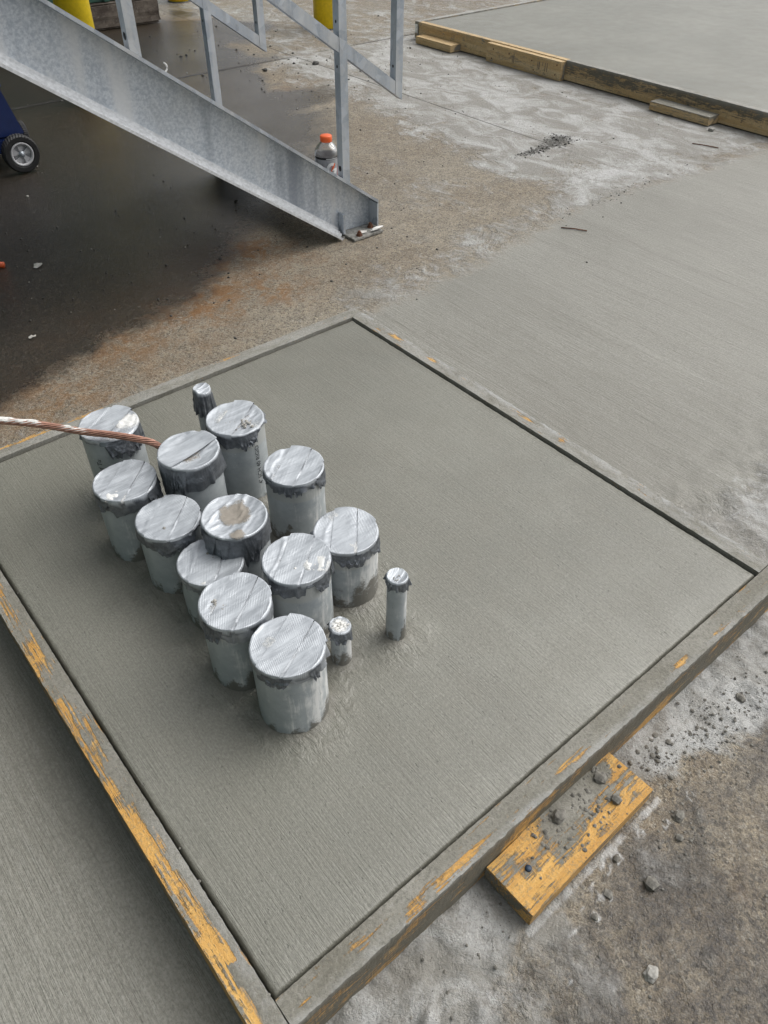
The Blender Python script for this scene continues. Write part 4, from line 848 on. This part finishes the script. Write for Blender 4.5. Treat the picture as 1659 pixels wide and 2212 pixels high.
rng = np.random.default_rng(11); pts = []
def pile(n, cx, cy, sx, sy, s0, s1, zz=None):
    for _ in range(n):
        a, b = rng.normal(cx, sx), rng.normal(cy, sy)
        if -.045 < a < PX + .045 and -.045 < b < PY + .045 and zz is None: continue
        pts.append((a, b, gz(a, b) if zz is None else zz, s0 + (s1 - s0) * rng.random() ** 2.5))
pile(90, 3.05, 2.13, .05, .045, .0015, .006); pile(80, 2.86, 2.09, .08, .02, .0015, .006); pile(70, 2.7, 1.54, .22, .03, .0015, .005)
pile(80, 2.8, 3.9, .35, .25, .003, .010); pile(40, 3.3, 3.7, .3, .5, .002, .006); pile(110, 1.9, 2.3, .8, .6, .0015, .005); pile(80, 2.6, 2.6, .6, .6, .002, .006)
pile(90, 1.3, 2.0, .5, .35, .002, .006); pile(40, .6, 2.2, .3, .4, .003, .008); pile(60, 2.9, 4.7, .5, .4, .004, .012)
tag(scatter('loose_gravel', pts, M_DARKSTONE, None, rng), 'scattered dark cement crumbs and gravel over the pavement', 'gravel', kind='stuff')
pts = []
pile(330, .90, -.12, .14, .04, .0008, .0036); pile(90, .62, -.19, .05, .04, .0008, .003); pile(70, .80, -.10, .05, .02, .001, .0042); pile(160, .45, -.25, .25, .12, .0008, .0032); pile(60, .22, -.12, .08, .04, .001, .004); pile(60, .70, -.09, .03, .02, .0015, .006)
pts = [p for p in pts if not (.34 < p[0] < .64 and -.135 < p[1] < -.03)]
tag(scatter('loose_crumbs', pts, M_STONE, None, rng), 'small grey cement crumbs along the foot of the near form board', 'crumbs', kind='stuff')
pts = []
for _ in range(300):
    a = rng.normal(.53, .055); b = rng.normal(-.07, .022)
    if .35 < a < .628 and -.126 < b < -.042: pts.append((a, b, -.0575, .0008 + .0040 * rng.random() ** 2.8))
tag(scatter('block_crumbs', pts, M_STONE, None, rng), 'cement crumbs lying on the near kicker block', 'crumbs', kind='stuff')
pts = []
for _ in range(150):
    t_ = rng.random(); e = rng.integers(3)
    if e == 0: pts.append((rng.uniform(.0, PX), -.004 + rng.normal(0, .004), .002, .0008 + .0018 * rng.random() ** 2))
    elif e == 1: pts.append((-.004 + rng.normal(0, .005), rng.uniform(0, PY), .002, .0008 + .0018 * rng.random() ** 2))
    else: pts.append((PX + .008 + rng.normal(0, .006), rng.uniform(0, PY), .002, .0008 + .0022 * rng.random() ** 2))
tag(scatter('edge_crumbs', pts, M_STONE, None, rng), 'tiny crumbs along the inner edges of the form boards', 'crumbs', kind='stuff')
pts = []
for _ in range(120): a, b = rng.uniform(.3, 2.6), rng.uniform(1.7, 5.2); pts.append((a, b, gz(a, b), .002 + .006 * rng.random() ** 3))
tag(scatter('pale_grit', pts, M_PALESTONE, None, rng), 'pale grit and flakes on the dark wet pavement', 'grit', kind='stuff')
# litter
def scrap(name, c, s, mat, label, cat, seed):
    rr = random.Random(seed); n = 9; V = [(c[0], c[1], gz(c[0], c[1]) + .006)]
    for k in range(n): a = 2 * math.pi * k / n; r = s * rr.uniform(.6, 1.1); V.append((c[0] + r * math.cos(a), c[1] + r * .8 * math.sin(a), gz(c[0], c[1]) + .002 + rr.uniform(0, .006)))
    return tag(mesh_obj(name, V, [(0, 1 + k, 1 + (k + 1) % n) for k in range(n)], mat), label, cat)
scrap('paper_scrap', (.619, 2.383), .022, simple('dirty_white_paper', (.42, .41, .38), .8), 'crumpled off-white paper scrap on the dark wet pavement', 'paper scrap', 1)
scrap('paper_scrap', (.42, 1.93), .012, simple('white_flake', (.5, .48, .44), .8), 'small pale flake on the brown pavement above the cable', 'paper scrap', 2)
og = tube('plastic_stub', [(.47, 2.49, ZG + .008), (.50, 2.468, ZG + .009), (.527, 2.449, ZG + .008)], .010, 10, simple('orange_red_plastic', (.55, .09, .02), .5, 0, .1)); tag(og, 'orange-red plastic stub on the pavement at the left edge', 'plastic piece')
for a, b, lb in (((2.273, 1.458), (2.327, 1.377), 'thin dark wire lying at the edge of the fresh slab'), ((3.494, 1.699), (3.535, 1.585), 'thin dark wire near the grey-topped far kicker block')):
    tag(tube('wire', [(a[0], a[1], gz(*a) + .003), ((a[0] + b[0]) / 2 + .003, (a[1] + b[1]) / 2, gz(*a) + .004), (b[0], b[1], gz(*b) + .003)], .0022, 6, M_RUST), lb, 'wire')
